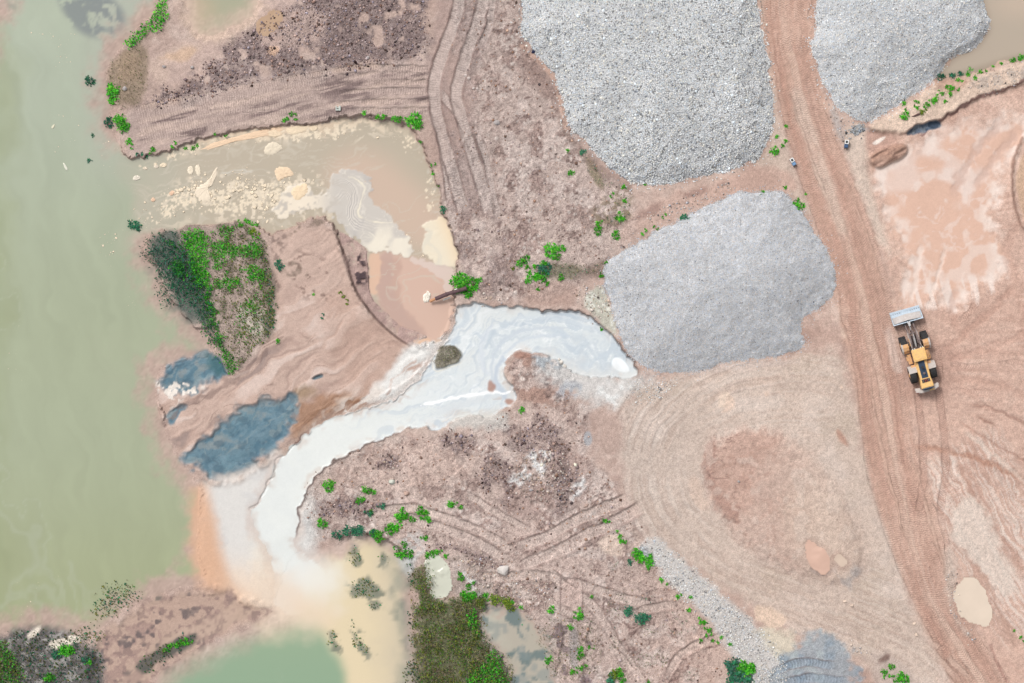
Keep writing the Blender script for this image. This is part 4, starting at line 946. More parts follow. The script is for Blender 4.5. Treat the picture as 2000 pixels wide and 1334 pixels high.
foamlift = (.03*np.maximum(f1, f2)*(1+.5*lines)).astype(F)
# split along faces so the two sheets butt
stv = rv[::2, ::2]; fmv = fm_any(stv); fin = spl_x[::2, ::2][:-1, :-1]
zz = np.full((NY, NX), WL, F)
link("river", grid_mesh("river", fmv & ~fin, zz, wc, dict(opacity=alpha), 2), WATER, kind="structure")
fin1 = spl_x[:-1, :-1] & np.repeat(np.repeat(fmv & fin, 2, 0), 2, 1)
fin1 = np.repeat(np.repeat(fmv & fin, 2, 0), 2, 1)
link("settling_pond", grid_mesh("settling_pond", fin1, zz+foamlift, wc, dict(opacity=alpha), 1), WATER, kind="structure")
B = 3000.0; xl = float(wx(gx[0]))
yt, yb = float(wy(gy[0])), float(wy(gy[-1])); xr1, xr2 = float(wx(215)), float(wx(40))
vv = [(-B,-B,WL),(xl,-B,WL),(xl,yb,WL),(xl,yt,WL),(xl,B,WL),(-B,B,WL),(xr1,yt,WL),(xl,yt*xl/xr1,WL),(xr2,yb,WL),(xl,yb*xl/xr2,WL)]
me = mesh_np("river_reach", np.array(vv), np.array([(0,1,4,5),(3,6,7,3),(2,9,8,2)])[:1], np.tile(alb((166,172,146)), (10, 1)), False, opacity=np.ones(10))
link("river_reach", me, WATER, kind="structure")
me = mesh_np("river_margin", np.array([vv[i] for i in (3,6,7,2,9,8)]), np.array([(0,1,2),(3,4,5)]), np.tile(alb((170,174,150)), (6, 1)), False, opacity=np.ones(6))
link("river_margin", me, WATER, kind="structure")
# lagoon with tan outwash
lc = wcols((222,205,172)); wp(lc, S(30, -16, -sdf(LAGG)+10*n70), (146,168,140), .95); wp(lc, S(18, -10, -sdf(LAGG))*S(1180, 1330, PY), (136,164,138), .5)
wp(lc, S(1200, 1080, PY)*S(640, 570, PX), (232,224,208), .85); wp(lc, S(700, 790, PX+10*n30), (196,184,164), .7)
wp(lc, S(-26, 12, sdf([(775,1080),(830,1080),(850,1400),(770,1400),(790,1280),(785,1180)])+14*n30), (160,158,142), .85)
wp(lc, S(-16, 8, sdf([(780,1110),(830,1100),(850,1400),(790,1400),(800,1280),(790,1180)])+22*m25), (104,118,110), .6)
wp(lc, S(-16, 12, sdf([(568,1050),(640,1050),(690,1060),(650,1085),(600,1108),(575,1090)])+14*m25), (208,180,168), .8)
for q_ in ([(690,1135),(710,1128),(740,1140),(742,1165),(720,1172),(690,1168),(682,1150)], [(690,1060),(700,1080),(705,1100),(688,1110),(686,1080)], [(722,1178),(740,1175),(740,1190),(725,1192)], [(635,1232),(650,1240),(664,1265),(652,1270),(640,1250)], [(690,1240),(706,1245),(725,1285),(710,1285),(694,1262)], [(742,1085),(756,1082),(758,1098),(745,1100)]):
    wp(lc, S(-7, 4, sdf(q_)+9*m25+6*m9), (108,116,104), .8)
dl = dLag+8*WOB
wp(lc, S(-60, 30, sdf([(540,1070),(600,1075),(640,1110),(640,1160),(600,1190),(530,1190),(530,1130)])+16*n30), (230,226,216), .9)
wp(lc, S(-24, 24, sdf([(520,1150),(560,1170),(600,1190),(560,1204),(500,1210)])+8*n30), (224,200,176), .5)
wp(lc, S(-40, 20, sdf([(535,1060),(585,1060),(610,1110),(590,1150),(545,1160)])+10*n30), (230,228,222), .8)
wp(lc, S(-46, 16, sdf([(500,1150),(550,1150),(620,1185),(640,1215),(560,1225),(500,1225)])+10*n30), (228,206,182), .8)
sh = 1-S(-4, 30+30*wl_, dl); lc += (COL-lc)*(sh*.95)[..., None]
link("lagoon", grid_mesh("lagoon", fm_any(((dl > -50) & (Z < -.70))[::2, ::2]), np.full((NY, NX), -.76, F), lc, dict(opacity=np.ones((NY, NX), F)), 2), WATER, kind="structure")
tc = wcols((168,166,142)); wp(tc, S(440, 370, PX+10*n30), (190,168,142), .7)
tc += (COL-tc)*((1-S(-6, 40, dTop+14*WOB))*.95)[..., None]
sheet("pond", (dTop+8*WOB > -14) & (Z < -.45), -.53, tc, np.ones((NY, NX), F))
uc = wcols((180,166,150)); wp(uc, S(60, 0, PY)*S(1900, 1990, PX), (196,176,158), .7); wp(uc, S(16, 0, dUR), (150,134,118), .5)
sheet("pond", dUR+4*WOB > -6, -.33, uc, np.ones((NY, NX), F))
fc = wcols((178,170,156)); wp(fc, S(1000, 950, PX+10*n30), (192,188,174), .8); wp(fc, S(.0, .45, m25+.3*m9), (92,114,116), .8); wp(fc, S(.2, .6, n30), (128,140,140), .5); wp(fc, 1-S(-2, 14, dFl), (186,162,150), .8)
sheet('pond', (dFl > -6) & (Z < -.02), -.06, fc, np.ones((NY, NX), F))
def puddle(pts, rgb, soft=5, nm="puddle"):
    d = sdf(pts)+7*WOB
    p = np.array(pts, float); lv = float(np.median(samp(Z, p[:, 0], p[:, 1])))-.01
    m = d > -3
    zs_ = np.where(d > 3, lv, np.maximum(lv, Z+.006))
    c = wcols(rgb); c *= (1+.04*n30)[..., None]
    me = grid_mesh(nm, fm_any(m), np.maximum(zs_, Z+.006).astype(F), c, dict(opacity=np.ones((NY, NX), F)), 1)
    return link(nm, me, WATER, kind="structure")
for pts, rgb, s in PUDS:
    puddle(pts, rgb, s)

# ------------------------------------------------------------------ scattering stones, clods, leaves
ICO_V, ICO_F = None, None
def ico():
    t = (1+5**.5)/2
    v = np.array([(-1,t,0),(1,t,0),(-1,-t,0),(1,-t,0),(0,-1,t),(0,1,t),(0,-1,-t),(0,1,-t),(t,0,-1),(t,0,1),(-t,0,-1),(-t,0,1)], float)
    v /= np.linalg.norm(v[0])
    f = np.array([(0,11,5),(0,5,1),(0,1,7),(0,7,10),(0,10,11),(1,5,9),(5,11,4),(11,10,2),(10,7,6),(7,1,8),(3,9,4),(3,4,2),(3,2,6),(3,6,8),(3,8,9),(4,9,5),(2,4,11),(6,2,10),(8,6,7),(9,8,1)])
    return v, f
ICO_V, ICO_F = ico()
OCT_V = np.array([(1,0,0),(-1,0,0),(0,1,0),(0,-1,0),(0,0,1),(0,0,-1)], float)
OCT_F = np.array([(0,2,4),(2,1,4),(1,3,4),(3,0,4),(2,0,5),(1,2,5),(3,1,5),(0,3,5)])
def rotmats(n, tilt=3.14):
    a = rng.uniform(0, 2*np.pi, n); b = rng.uniform(-tilt, tilt, n); c = rng.uniform(-tilt, tilt, n)
    def R(ax, t):
        m = np.zeros((n, 3, 3)); co, si = np.cos(t), np.sin(t); i, j = [(1,2),(0,2),(0,1)][ax]
        m[:, ax, ax] = 1; m[:, i, i] = co; m[:, j, j] = co
        s = 1 if ax != 1 else -1
        m[:, i, j] = -si*s; m[:, j, i] = si*s
        return m
    return R(2, a) @ R(0, b) @ R(1, c)
def stones_mesh(name, px, py, z, size, col, base='ico', flat=(.55, .85), tilt=.5, jitter=.22):
    n = len(px)
    bv, bf = (ICO_V, ICO_F) if base == 'ico' else (OCT_V, OCT_F)
    k = len(bv)
    sc = np.stack([rng.uniform(.85, 1.25, n), rng.uniform(.65, 1.0, n), rng.uniform(*flat, n)], 1)*size[:, None]*.5
    v = bv[None]*(1+rng.uniform(-jitter, jitter, (n, k, 1)))*sc[:, None, :]
    v = np.einsum('nij,nkj->nki', rotmats(n, tilt), v)
    v += np.stack([wx(px), wy(py), z], 1)[:, None, :]
    f = bf[None]+(np.arange(n)*k)[:, None, None]
    return mesh_np(name, v.reshape(-1, 3), f.reshape(-1, 3), np.repeat(col, k, 0))
def inside(pts, px, py, sm=2):
    d = poly_d(chaikin(pts, sm) if sm else np.array(pts, float), np.asarray(px, F), np.asarray(py, F)); return d
def jgrid(x0, x1, y0, y1, s):
    xs = np.arange(x0, x1, s); ys = np.arange(y0, y1, s*.87)
    gx_, gy_ = np.meshgrid(xs, ys); gx_ = gx_+(np.arange(len(ys)) % 2)[:, None]*s*.5
    gx_ = gx_.ravel()+rng.uniform(-.38, .38, gx_.size)*s; gy_ = gy_.ravel()+rng.uniform(-.38, .38, gy_.size)*s
    return gx_, gy_
def jpoly(pts, s, m=0.0):
    p = np.array(pts, float); lo, hi = p.min(0)+min(m, 0), p.max(0)-min(m, 0)
    lo = np.maximum(lo, [-40, -32]); hi = np.minimum(hi, [2040, 1364])
    x, y = jgrid(lo[0]-4, hi[0]+4, lo[1]-4, hi[1]+4, s)
    d = inside(pts, x, y)+5*samp(n12, x, y); k = d > m
    return x[k], y[k], d[k]

def cobble_col(n, base, var, warm=.2, darkp=.1):
    b = rng.normal(0, var, n)
    c = np.clip(np.array(base)[None]+b[:, None], 30, 245)
    w = rng.random(n) < warm; c[w] += np.array([10, 0, -10])
    bl = rng.random(n) < .15; c[bl] += np.array([-10, -2, 10])
    dkk = rng.random(n) < darkp; c[dkk] *= .6
    return lin(np.clip(c, 20, 248))*ALB

def pile(pts, d, hmax, slope, label, stone_px, base, var, core_rgb, nmax=300, base_shape='ico', sizef=1.45, lump=.12, cat="gravel pile", darkp=.1):
    x = (np.array(pts)[:, 0].clip(0, 2000).mean()); y = np.array(pts)[:, 1].clip(0, 1334).mean()
    root = bpy.data.objects.new("gravel_pile", None); COLL.objects.link(root)
    root.location = (float(wx(x)), float(wy(y)), 0)
    root["label"] = label; root["category"] = cat; root["group"] = "gravel stockpiles"
    d = d+5*WOB+2*m9; dm = d*U
    prof = hmax*(1-np.exp(-np.clip(dm, 0, None)*slope/hmax))
    PZ = (Z+np.where(dm > 0, prof, dm*.5)+S(0, 40, d)*lump*(2.2*n70+1.3*n30+.5*n12)).astype(F)
    cc = np.empty((NY, NX, 3), F); cc[:] = alb(core_rgb); cc *= (1+.14*n5+.10*white+.05*n30)[..., None]
    fmz = fm_any(d > -4)
    me = grid_mesh("mound", fmz[::2, ::2] if False else fm_any((d > -4)[::2, ::2]), PZ, cc, dict(grain=np.full((NY, NX), 1.0, F), tread=np.zeros((NY, NX), F), phase=np.zeros((NY, NX), F), gloss=RG), 2)
    inv = Matrix.Translation(-Vector(root.location))
    def child(o): o.parent = root; o.matrix_parent_inverse = inv
    child(link("mound", me, EARTH))
    sx, sy, sdv = jpoly(pts, stone_px, -26)
    e_ = samp(d, sx, sy); kp = (e_ > -2) | (rng.random(len(sx)) < .30*np.exp(e_/6.0)); sx, sy = sx[kp], sy[kp]
    n = len(sx)
    size = stone_px*U*sizef*np.exp(rng.normal(0, .17, n))
    col = cobble_col(n, base, var, darkp=darkp)
    # broad tone drift between loads tipped at different times
    col *= (1+.10*samp(n70, sx, sy)+.06*samp(n200, sx, sy))[:, None]
    z = np.maximum(samp(PZ, sx, sy), samp(Z, sx, sy))+size*.15
    order = np.argsort(-size); big = order[:nmax]; rest = order[nmax:]
    child(link("gravel", stones_mesh("gravel", sx[rest], sy[rest], z[rest], size[rest], col[rest], base_shape, (.4, .65)), STONE, kind="stuff"))
    if nmax:
        meshes = []
        for k in range(8):
            i = big[k::8]
            meshes.append(stones_mesh("stone", np.array([1000.]), np.array([667.]), np.zeros(1), np.ones(1), col[i[:1]], 'ico', tilt=.2))
        for q, i in enumerate(big):
            o = link("stone", meshes[q % 8], STONE); child(o)
            s = float(size[i]); o.location = (float(wx(sx[i])), float(wy(sy[i])), float(z[i]))
            o.scale = (s, s, s); o.rotation_euler = (0, 0, float(rng.uniform(0, 6.28)))
    return PZ
PZ1 = pile(COB1, dC1, 3.2, .62, "largest stockpile of coarse pale grey cobbles at the top centre, west of the haul road", 2.75, (249,250,251), 21, (196,198,201), 300, 'oct', sizef=1.2, lump=.04, darkp=.11)
PZ2 = pile(COB2, dC2, 2.4, .6, "stockpile of medium grey stones in the upper right corner, east of the haul road", 2.3, (234,236,238), 11, (200,201,204), 300, 'oct', 1.2, lump=.03, darkp=.05)
PZ3 = pile(GRAV, dGv, 2.6, .55, "smooth stockpile of fine blue grey gravel in the centre right, beside the white slurry", 2.1, (214,215,218), 9, (208,209,212), 0, 'oct', 1.1, .018, darkp=.015)
pile([(1654,262),(1664,250),(1684,244),(1690,250),(1680,258),(1662,264)], sdf([(1654,262),(1664,250),(1684,244),(1690,250),(1680,258),(1662,264)]), .3, .5, "small low heap of grey gravel at the south tip of the upper right stockpile", 2.6, (180,182,184), 16, (160,160,160), 0, 'oct', 1.5, .03)

def stuff_stones(name, label, cat, polys, s, size, base, var, keep=None, mat=None, shape='oct', sink=.1, zarr=None, flat=(.5, .8)):
    xs, ys = [], []
    for p in polys:
        x, y, d = jpoly(p, s, -6)
        k = rng.random(len(x)) < np.clip((d+8)/16, 0, 1)*(1 if keep is None else keep(x, y))
        xs.append(x[k]); ys.append(y[k])
    x = np.concatenate(xs); y = np.concatenate(ys); n = len(x)
    sz = size*np.exp(rng.normal(0, .35, n)).clip(.4, 2.6)
    me = stones_mesh(name, x, y, samp(Z if zarr is None else zarr, x, y)+sz*sink, sz, cobble_col(n, base, var, .3), shape, flat)
    return link(name, me, mat or STONE, kind="stuff", label=label)
stuff_stones("gravel_verge", "scattered pale gravel along the outer edge of the loop track", "gravel", [VERGE, [(1228,740),(1290,745),(1330,735),(1300,775),(1240,790),(1230,765)]], 2.7, .12, (222,221,219), 24, lambda x, y: .55+.45*S(-.4, .4, samp(n30, x, y)))
stuff_stones("rubble", "dark purple brown clods and stones tipped on the upper left spoil ground", "rubble", dk+DK2, 5.0, .20, (150,131,130), 30, lambda x, y: .7*S(-1.0, -.3, samp(m25, x, y)+.4*samp(m70, x, y)), CLOD, 'oct')
stuff_stones("clods", "loose brown clods and stones strewn over the churned mud", "clods", [mud_mid, mud_low], 9, .17, (172,146,134), 26, lambda x, y: .25+.4*np.clip(samp(m25, x, y), 0, 1), CLOD)
stuff_stones("stones", "pale rubble stones over the muddy ground above the grassy bank", "stones", [[(880,1090),(930,1080),(1010,1110),(1080,1130),(1090,1190),(1000,1180),(930,1150)], [(1000,900),(1060,870),(1120,900),(1120,960),(1050,990),(1000,960)], [(745,900),(770,895),(772,912),(745,915)], [(918,570),(980,575),(990,590),(930,592)], [(1110,560),(1180,560),(1200,620),(1180,640),(1130,600)]], 5, .17, (202,188,178), 26, lambda x, y: .6)
stuff_stones("pebbles", "small stones scattered beside the haul road and the sandy berm", "pebbles", [[(1890,150),(1970,130),(2040,115),(2040,150),(1990,165),(1900,190)], [(1618,205),(1640,220),(1655,275),(1640,280),(1622,240)], [(1850,1120),(1870,1110),(1872,1160),(1860,1200),(1900,1240),(1910,1260),(1880,1240),(1850,1180)], [(1655,1255),(1700,1265),(1690,1285),(1660,1270)], [(1240,420),(1420,355),(1440,372),(1260,445)]], 4.5, .14, (196,186,180), 24, lambda x, y: .6)

# ------------------------------------------------------------------ single rocks
def rock(x, y, s, rgb, label, rot=0, flat=.6, name="rock", tone=0):
    bm = bmesh.new(); bmesh.ops.create_icosphere(bm, subdivisions=2, radius=1)
    r = random.Random(int(x*7+y)); dirs = [Vector((r.uniform(-1,1), r.uniform(-1,1), r.uniform(-.3,1))).normalized() for _ in range(9)]
    for v in bm.verts:
        for d in dirs:
            k = v.co.dot(d)
            if k > .62: v.co -= d*(k-.62)*.95
        v.co.z *= flat*1.3
    me = bpy.data.meshes.new(name); bm.to_mesh(me); bm.free()
    c = np.ones((len(me.vertices), 4), F); c[:, :3] = lin(rgb)*ALB
    a = me.attributes.new("col", 'FLOAT_COLOR', 'POINT'); a.data.foreach_set("color", c.ravel())
    o = link(name, me, STONE, label=label, category="rock")
    w = s*U*.5*1.15
    o.scale = (w, w*.92, w); o.rotation_euler = (r.uniform(-.2,.2), r.uniform(-.2,.2), rot)
    o.location = (float(wx(x)), float(wy(y)), float(samp(Z, x, y))+w*.25)
    return o
def g(o, grp): o["group"] = grp; return o
rock(984,1113,25,(216,208,202), "largest pale angular boulder lying on the rubble north of the small grassy pond", .7, .6)
rock(766,941,13,(206,208,196), "small pale greenish boulder on the pink mud right of the white stream", .3, .6)
rock(794,964,12,(196,166,152), "round pink mud boulder just below the pale greenish boulder", 0, .6)
for x, y, s in [(910,147,7),(916,153,8),(925,172,7),(932,173,6),(1012,153,5)]:
    g(rock(x, y, s, (204,190,184), "small pale stone beside the upper crawler tracks"), "pale stones by the upper crawler tracks")
for x, y, s in [(1096,708,9),(1103,714,8),(1092,702,6)]:
    g(rock(x, y, s, (226,218,208), "pale stone on the mud between the rust mound and the white slurry pool"), "pale stones near the slurry bend")
for x, y, s, L_ in [(243,172,10,"pale grey stone beside the upper green clump on the left bank"),(375,131,9,"grey stone half sunk in the dark spoil, upper left"),(320,130,8,"grey lump on the pale sandy patch, upper left"),(970,240,12,"grey muddy lump on the ground right of the crawler tracks"),(718,112,7,"pale stone on the edge of the dark rubble"),(1442,940,6,"small stone lying inside the loop track")]:
    rock(x, y, s, (178,170,168), L_)
rock(1042,101,8,(40,44,72), "very dark blue stone at the west edge of the largest cobble stockpile", 0, .5)
for x, y in [(1650,1175),(1786,1218),(1790,1240),(1664,1183)]:
    g(rock(x, y, 7, (226,204,186), "pale sand lump at the edge of the lower haul road"), "pale lumps on the lower haul road")

# ------------------------------------------------------------------ vegetation
LV = np.array([(0,0,0),(.28,.42,.10),(0,1,.04),(-.28,.42,.10)]); LF = np.array([(0,1,2,3)])
def leaves_mesh(name, x, y, z, size, col, pitch=(-.15, .9), width=1.0):
    """diamond leaves in metres"""
    n = len(x); yaw = rng.uniform(0, 2*np.pi, n); pt = rng.uniform(*pitch, n); rl = rng.uniform(-.6, .6, n)
    v = np.repeat(LV[None], n, 0)*np.stack([size*width, size, size], 1)[:, None, :]
    c, s = np.cos(rl), np.sin(rl); vx = v[..., 0]*c[:, None]+v[..., 2]*s[:, None]; vz = -v[..., 0]*s[:, None]+v[..., 2]*c[:, None]; v[..., 0], v[..., 2] = vx, vz
    c, s = np.cos(pt), np.sin(pt); vy = v[..., 1]*c[:, None]-v[..., 2]*s[:, None]; vz = v[..., 1]*s[:, None]+v[..., 2]*c[:, None]; v[..., 1], v[..., 2] = vy, vz
    c, s = np.cos(yaw), np.sin(yaw); vx = v[..., 0]*c[:, None]-v[..., 1]*s[:, None]; vy = v[..., 0]*s[:, None]+v[..., 1]*c[:, None]; v[..., 0], v[..., 1] = vx, vy
    v += np.stack([x, y, z], 1)[:, None, :]
    f = LF[None]+(np.arange(n)*4)[:, None, None]
    return mesh_np(name, v.reshape(-1, 3), f.reshape(-1, 4), np.repeat(col, 4, 0))
BRIGHT = 1.55*np.array([(.030,.235,.010),(.050,.300,.014),(.016,.135,.008),(.085,.300,.018),(.010,.080,.008)])
DEEP = 2.1*np.array([(.010,.065,.030),(.012,.090,.040),(.020,.060,.045),(.012,.045,.030)])
OLIVE = 1.9*np.array([(.060,.075,.020),(.095,.100,.030),(.040,.055,.018),(.12,.12,.02),(.10,.085,.05),(.03,.10,.015)])
STRAW = 1.2*np.array([(.22,.17,.10),(.17,.12,.08),(.12,.10,.05),(.10,.09,.03)])
def pick(pal, n, p=None, var=.2):
    return pal[rng.choice(len(pal), n, p=p)]*np.exp(rng.normal(0, var, (n, 1)))
def cover(name, label, polys, s, size, pal, hgt, dens=None, pitch=(-.1, .9), width=1.0, p=None, zarr=None, zmin=None, soft=0):
    X, Y = [], []
    for pl in polys:
        x, y, d = jpoly(pl, s, -3-soft)
        ed_ = np.clip((d+3+soft)/(9+2.2*soft), 0, 1)
        k = rng.random(len(x)) < (ed_ if dens is None else ed_*dens(x, y))
        X.append(x[k]); Y.append(y[k])
    x = np.concatenate(X); y = np.concatenate(Y); n = len(x)
    z = samp(Z if zarr is None else zarr, x, y)
    if zmin is not None: z = np.maximum(z, zmin)
    z = z+rng.uniform(.02, 1, n)*hgt*(1+.6*samp(n12, x, y))
    me = leaves_mesh(name, wx(x), wy(y), z, size*np.exp(rng.normal(0, .25, n)), pick(pal, n, p), pitch, width)
    return link(name, me, LEAF, kind="stuff", label=label)
GB = [(352,448),(400,447),(404,480),(408,520),(412,560),(405,570),(398,560),(385,555),(372,520),(360,490)]
cover("ground_cover", "dense bright green creeping plants along the west side of the vegetated bank", [GB], 1.9, .19, BRIGHT, .45, p=[.32,.25,.2,.18,.05])
cover("ground_cover", "patchy bright green creepers over the middle of the vegetated bank", [[(404,446),(445,446),(490,445),(515,480),(520,530),(510,570),(460,560),(430,565),(410,540)], [(450,575),(490,580),(505,600),(490,610),(452,585)]], 2.0, .17, BRIGHT, .22, lambda x, y: np.clip(samp(m25, x, y)*1.8+.7, 0, 1), p=[.35,.25,.2,.15,.05])
cover('ground_cover', 'scattered mid green weeds over the east half of the vegetated bank', [[(440,445),(500,440),(535,520),(536,640),(470,710),(450,600),(440,520)]], 2.8, .17, np.vstack([BRIGHT[[2,4]]*1.2, OLIVE[:3]]), .22, lambda x, y: np.clip(samp(m25, x, y)*1.2+.35, 0, .8))
cover("ground_cover", "dull olive and straw coloured low growth on the vegetated bank", [[(405,445),(500,440),(535,520),(538,640),(470,720),(440,690),(420,600),(410,520)]], 3.0, .17, OLIVE, .2, lambda x, y: .35+.5*np.clip(samp(n12, x, y), 0, 1))
cover("ground_cover", "bright green plants along the narrow foot of the bank above the blue silt bay", [[(402,560),(412,570),(430,640),(440,680),(462,700),(468,720),(450,734),(438,715),(424,672),(410,620),(398,580)]], 2.2, .2, BRIGHT, .4, lambda x, y: .75, p=[.32,.13,.3,.1,.15])
cover("ground_cover", "dark green growth fringing the east edge of the vegetated bank", [[(505,470),(522,500),(536,560),(540,620),(522,672),(510,650),(522,600),(516,540),(505,500)]], 2.6, .18, np.vstack([OLIVE, DEEP]), .3, lambda x, y: .6)
# water weeds (dark, partly drowned) west of the bank
WW = [(278,480),(310,465),(345,460),(362,490),(380,530),(398,570),(412,620),(420,670),(408,640),(385,610),(360,590),(335,580),(320,590),(310,560),(318,530),(300,515)]
cover("water_weed", "dark blue green drowned weeds in the river against the vegetated bank", [WW], 2.3, .30, DEEP, .55, lambda x, y: .8, (.1, 1.2), .5, zmin=WL-.1, soft=14)
cover('water_weed', 'fresh green shoots among the drowned weeds at the foot of the bank', [[(345,465),(372,500),(395,545),(425,640),(445,715),(425,700),(395,620),(365,560),(345,520)]], 2.4, .2, BRIGHT[[0,2,2,4]]*.8, .5, lambda x, y: .4+.4*np.clip(samp(m25, x, y), 0, 1), zmin=WL+.2, soft=8)
cover("water_weed", "green leaves growing through the drowned weeds", [[(335,515),(350,510),(362,520),(360,535),(345,540),(335,530)], [(325,465),(338,462),(340,476),(328,478)]], 2.0, .2, BRIGHT[[2,2,0,4]], .6, zmin=WL+.3)
cover("water_weed", "murky drowned weeds in the lower left shallows", [[(180,1190),(200,1150),(235,1138),(262,1148),(270,1170),(240,1185),(215,1205),(190,1205)], [(130,1240),(180,1222),(200,1240),(190,1262),(150,1262)]], 3.0, .2, np.vstack([DEEP*1.5, OLIVE]), .25, lambda x, y: .75, zmin=WL-.06, soft=8)
cover("water_weed", "dark drowned weeds in the tan shallows", [[(690,1135),(710,1128),(740,1140),(742,1165),(720,1172),(690,1168),(682,1150)], [(690,1060),(700,1080),(705,1100),(688,1110),(686,1080)], [(722,1178),(740,1175),(740,1190),(725,1192)], [(685,1212),(692,1215),(694,1228),(684,1222)], [(635,1232),(650,1240),(664,1265),(652,1270),(640,1250)], [(690,1240),(706,1245),(725,1285),(710,1285),(694,1262)], [(742,1085),(756,1082),(758,1098),(745,1100)]], 3.0, .19, np.vstack([DEEP*1.2, OLIVE*.8]), .12, lambda x, y: .62, zmin=-.80)
cover("water_weed", "dark tangled weeds at the lower left corner by the river", [[(0,1240),(60,1230),(120,1240),(200,1270),(210,1334),(60,1360),(40,1290)], [(258,1300),(310,1265),(372,1240),(384,1250),(330,1288),(280,1318)], [(785,1310),(800,1290),(830,1300),(840,1340),(790,1350)]], 3.4, .22, np.vstack([DEEP*.8, OLIVE*.6]), .15, lambda x, y: .5, zmin=WL)
cover("water_weed", "teal weeds in the flooded ground beside the grassy bank", [[(985,1215),(1060,1215),(1080,1290),(1090,1350),(990,1350),(985,1290)]], 3.2, .2, np.vstack([DEEP*1.3, OLIVE]), .15, lambda x, y: np.clip(samp(m25, x, y)*1.5+.1, 0, 1)*.8)
# bottom grass
cover("grass", "olive and dry brown grass covering the bank at the bottom centre", [GRS], 1.9, .26, np.vstack([OLIVE, OLIVE, STRAW]), .35, lambda x, y: .25+.7*S(-.5, .3, samp(n30, x, y)+.5*samp(m9, x, y)), (.2, 1.3), .45, soft=8)
cover("ground_cover", "yellow green sprigs speckled through the grass of the bottom bank", [GRS], 3.0, .19, np.array([(.14,.20,.02),(.09,.17,.02),(.19,.22,.03),(.05,.16,.015)]), .5, lambda x, y: np.clip(samp(m25, x, y)+.25, 0, 1)*.8)
cover("ground_cover", "bright green creepers at the lower right of the grassy bank", [[(945,1275),(965,1268),(985,1290),(996,1350),(900,1350),(915,1310),(940,1300)], [(908,1190),(930,1195),(935,1225),(930,1240),(915,1225)]], 2.1, .2, BRIGHT, .4, lambda x, y: .75)
cover('grass', 'dull olive grass on the small island in the white slurry', [[(857,678),(880,675),(899,681),(901,706),(880,712),(866,717),(850,724),(848,700)]], 2.2, .17, np.vstack([OLIVE, STRAW]), .15, lambda x, y: .5, (.2, 1.2), .45)
cover("grass", "thin dark grass on the slope between the mud and the grey stockpile", [[(1050,520),(1090,508),(1140,518),(1180,508),(1185,530),(1150,540),(1100,546),(1058,540)], [(1195,385),(1240,370),(1230,440),(1170,450)], [(1140,300),(1165,315),(1200,365),(1180,372),(1150,335)]], 3.0, .22, np.vstack([OLIVE, STRAW, DEEP]), .25, lambda x, y: .55, (.2, 1.3), .4)
cover("grass", "sparse dry brushy growth on the upper left bank", [[(210,120),(245,95),(285,85),(290,180),(262,215),(215,205),(205,150)], [(1000,1330),(1060,1200),(1180,1210),(1180,1334)]], 3.2, .2, np.vstack([STRAW, OLIVE]), .12, lambda x, y: .5, (.2, 1.2), .4)
cover("grass", "sparse tufts on the tracked mud beside the gravel verge", [[(1170,1080),(1250,1130),(1380,1230),(1440,1334),(1180,1334)]], 4.5, .2, np.vstack([STRAW, OLIVE, DEEP]), .12, lambda x, y: np.clip(samp(n30, x, y)*1.3-.15, 0, 1), (.2, 1.2), .4)
cover("ground_cover", "bright green creepers on the upper left bank beside the mud shallows", [[(315,-20),(336,-5),(330,25),(322,42),(292,66),(272,74),(258,92),(243,90),(242,80),(255,66),(280,46),(302,28),(308,10)]], 2.0, .2, BRIGHT, .3, lambda x, y: .75+.25*samp(n12, x, y))
cover("ground_cover", "bright and olive green growth in the lower left corner", [[(-30,1250),(12,1252),(28,1280),(44,1310),(48,1350),(-30,1350)]], 2.0, .2, np.vstack([BRIGHT, OLIVE]), .45)

# individual weeds: unit-radius rosettes, shared meshes
def weed_proto(nl, seed, pal, sz):
    global rng
    keep = rng; rng = np.random.default_rng(seed)
    nb = 1+nl//14
    bx = rng.normal(0, .42, nb); by = rng.normal(0, .42, nb)
    k = rng.integers(0, nb, nl); x = bx[k]+rng.normal(0, .26, nl); y = by[k]+rng.normal(0, .26, nl)
    r = np.hypot(x, y); x = np.where(r > 1, x/r, x); y = np.where(r > 1, y/r, y)
    z = rng.uniform(.05, .75, nl)*(1.05-.6*np.minimum(r, 1))
    me = leaves_mesh("weed", x, y, z, sz*np.exp(rng.normal(0, .2, nl)), pick(pal, nl), (-.1, .8), 1.15)
    rng = keep; return me
WP = {}
for key, pal in (("b", BRIGHT[:4]), ("d", DEEP*1.3), ("y", np.array([(.20,.26,.02),(.14,.22,.02),(.08,.16,.02)]))):
    WP[key] = [[weed_proto(26, s, pal, .62) for s in (1, 2, 3)], [weed_proto(70, s, pal, .42) for s in (4, 5, 6)], [weed_proto(170, s, pal, .30) for s in (7, 8, 9)]]
def weed(x, y, r, label, group=None, kind="b", name="weed", squash=1.0, cat="plant"):
    r = r*1.12
    cl = 0 if r < 6 else 1 if r < 11 else 2
    o = link(name, random.choice(WP[kind][cl]), LEAF, label=label, category=cat)
    if group: o["group"] = group
    w = r*U; o.scale = (w, w*squash, min(w, .55)); o.rotation_euler = (0, 0, random.uniform(0, 6.28))
    zz = max(float(samp(Z, x, y)), WL-.05)
    o.location = (float(wx(x)), float(wy(y)), zz)
    return o
def weeds(lst, label, group, kind="b"):
    for t in lst: weed(t[0], t[1], t[2], label, group, t[3] if len(t) > 3 else kind)
weed(222,178,14,"tall bright green clump on the left bank beside the river shallows"); weed(216,196,8,"tall bright green clump's smaller lower neighbour on the left bank")
weed(236,232,12,"bright green clump at the west end of the tracked bank"); weed(238,250,12,"bright green clump just above the bank's south west corner")
weed(210,237,9,"dark green weed standing at the water's edge on the left bank", kind="d")
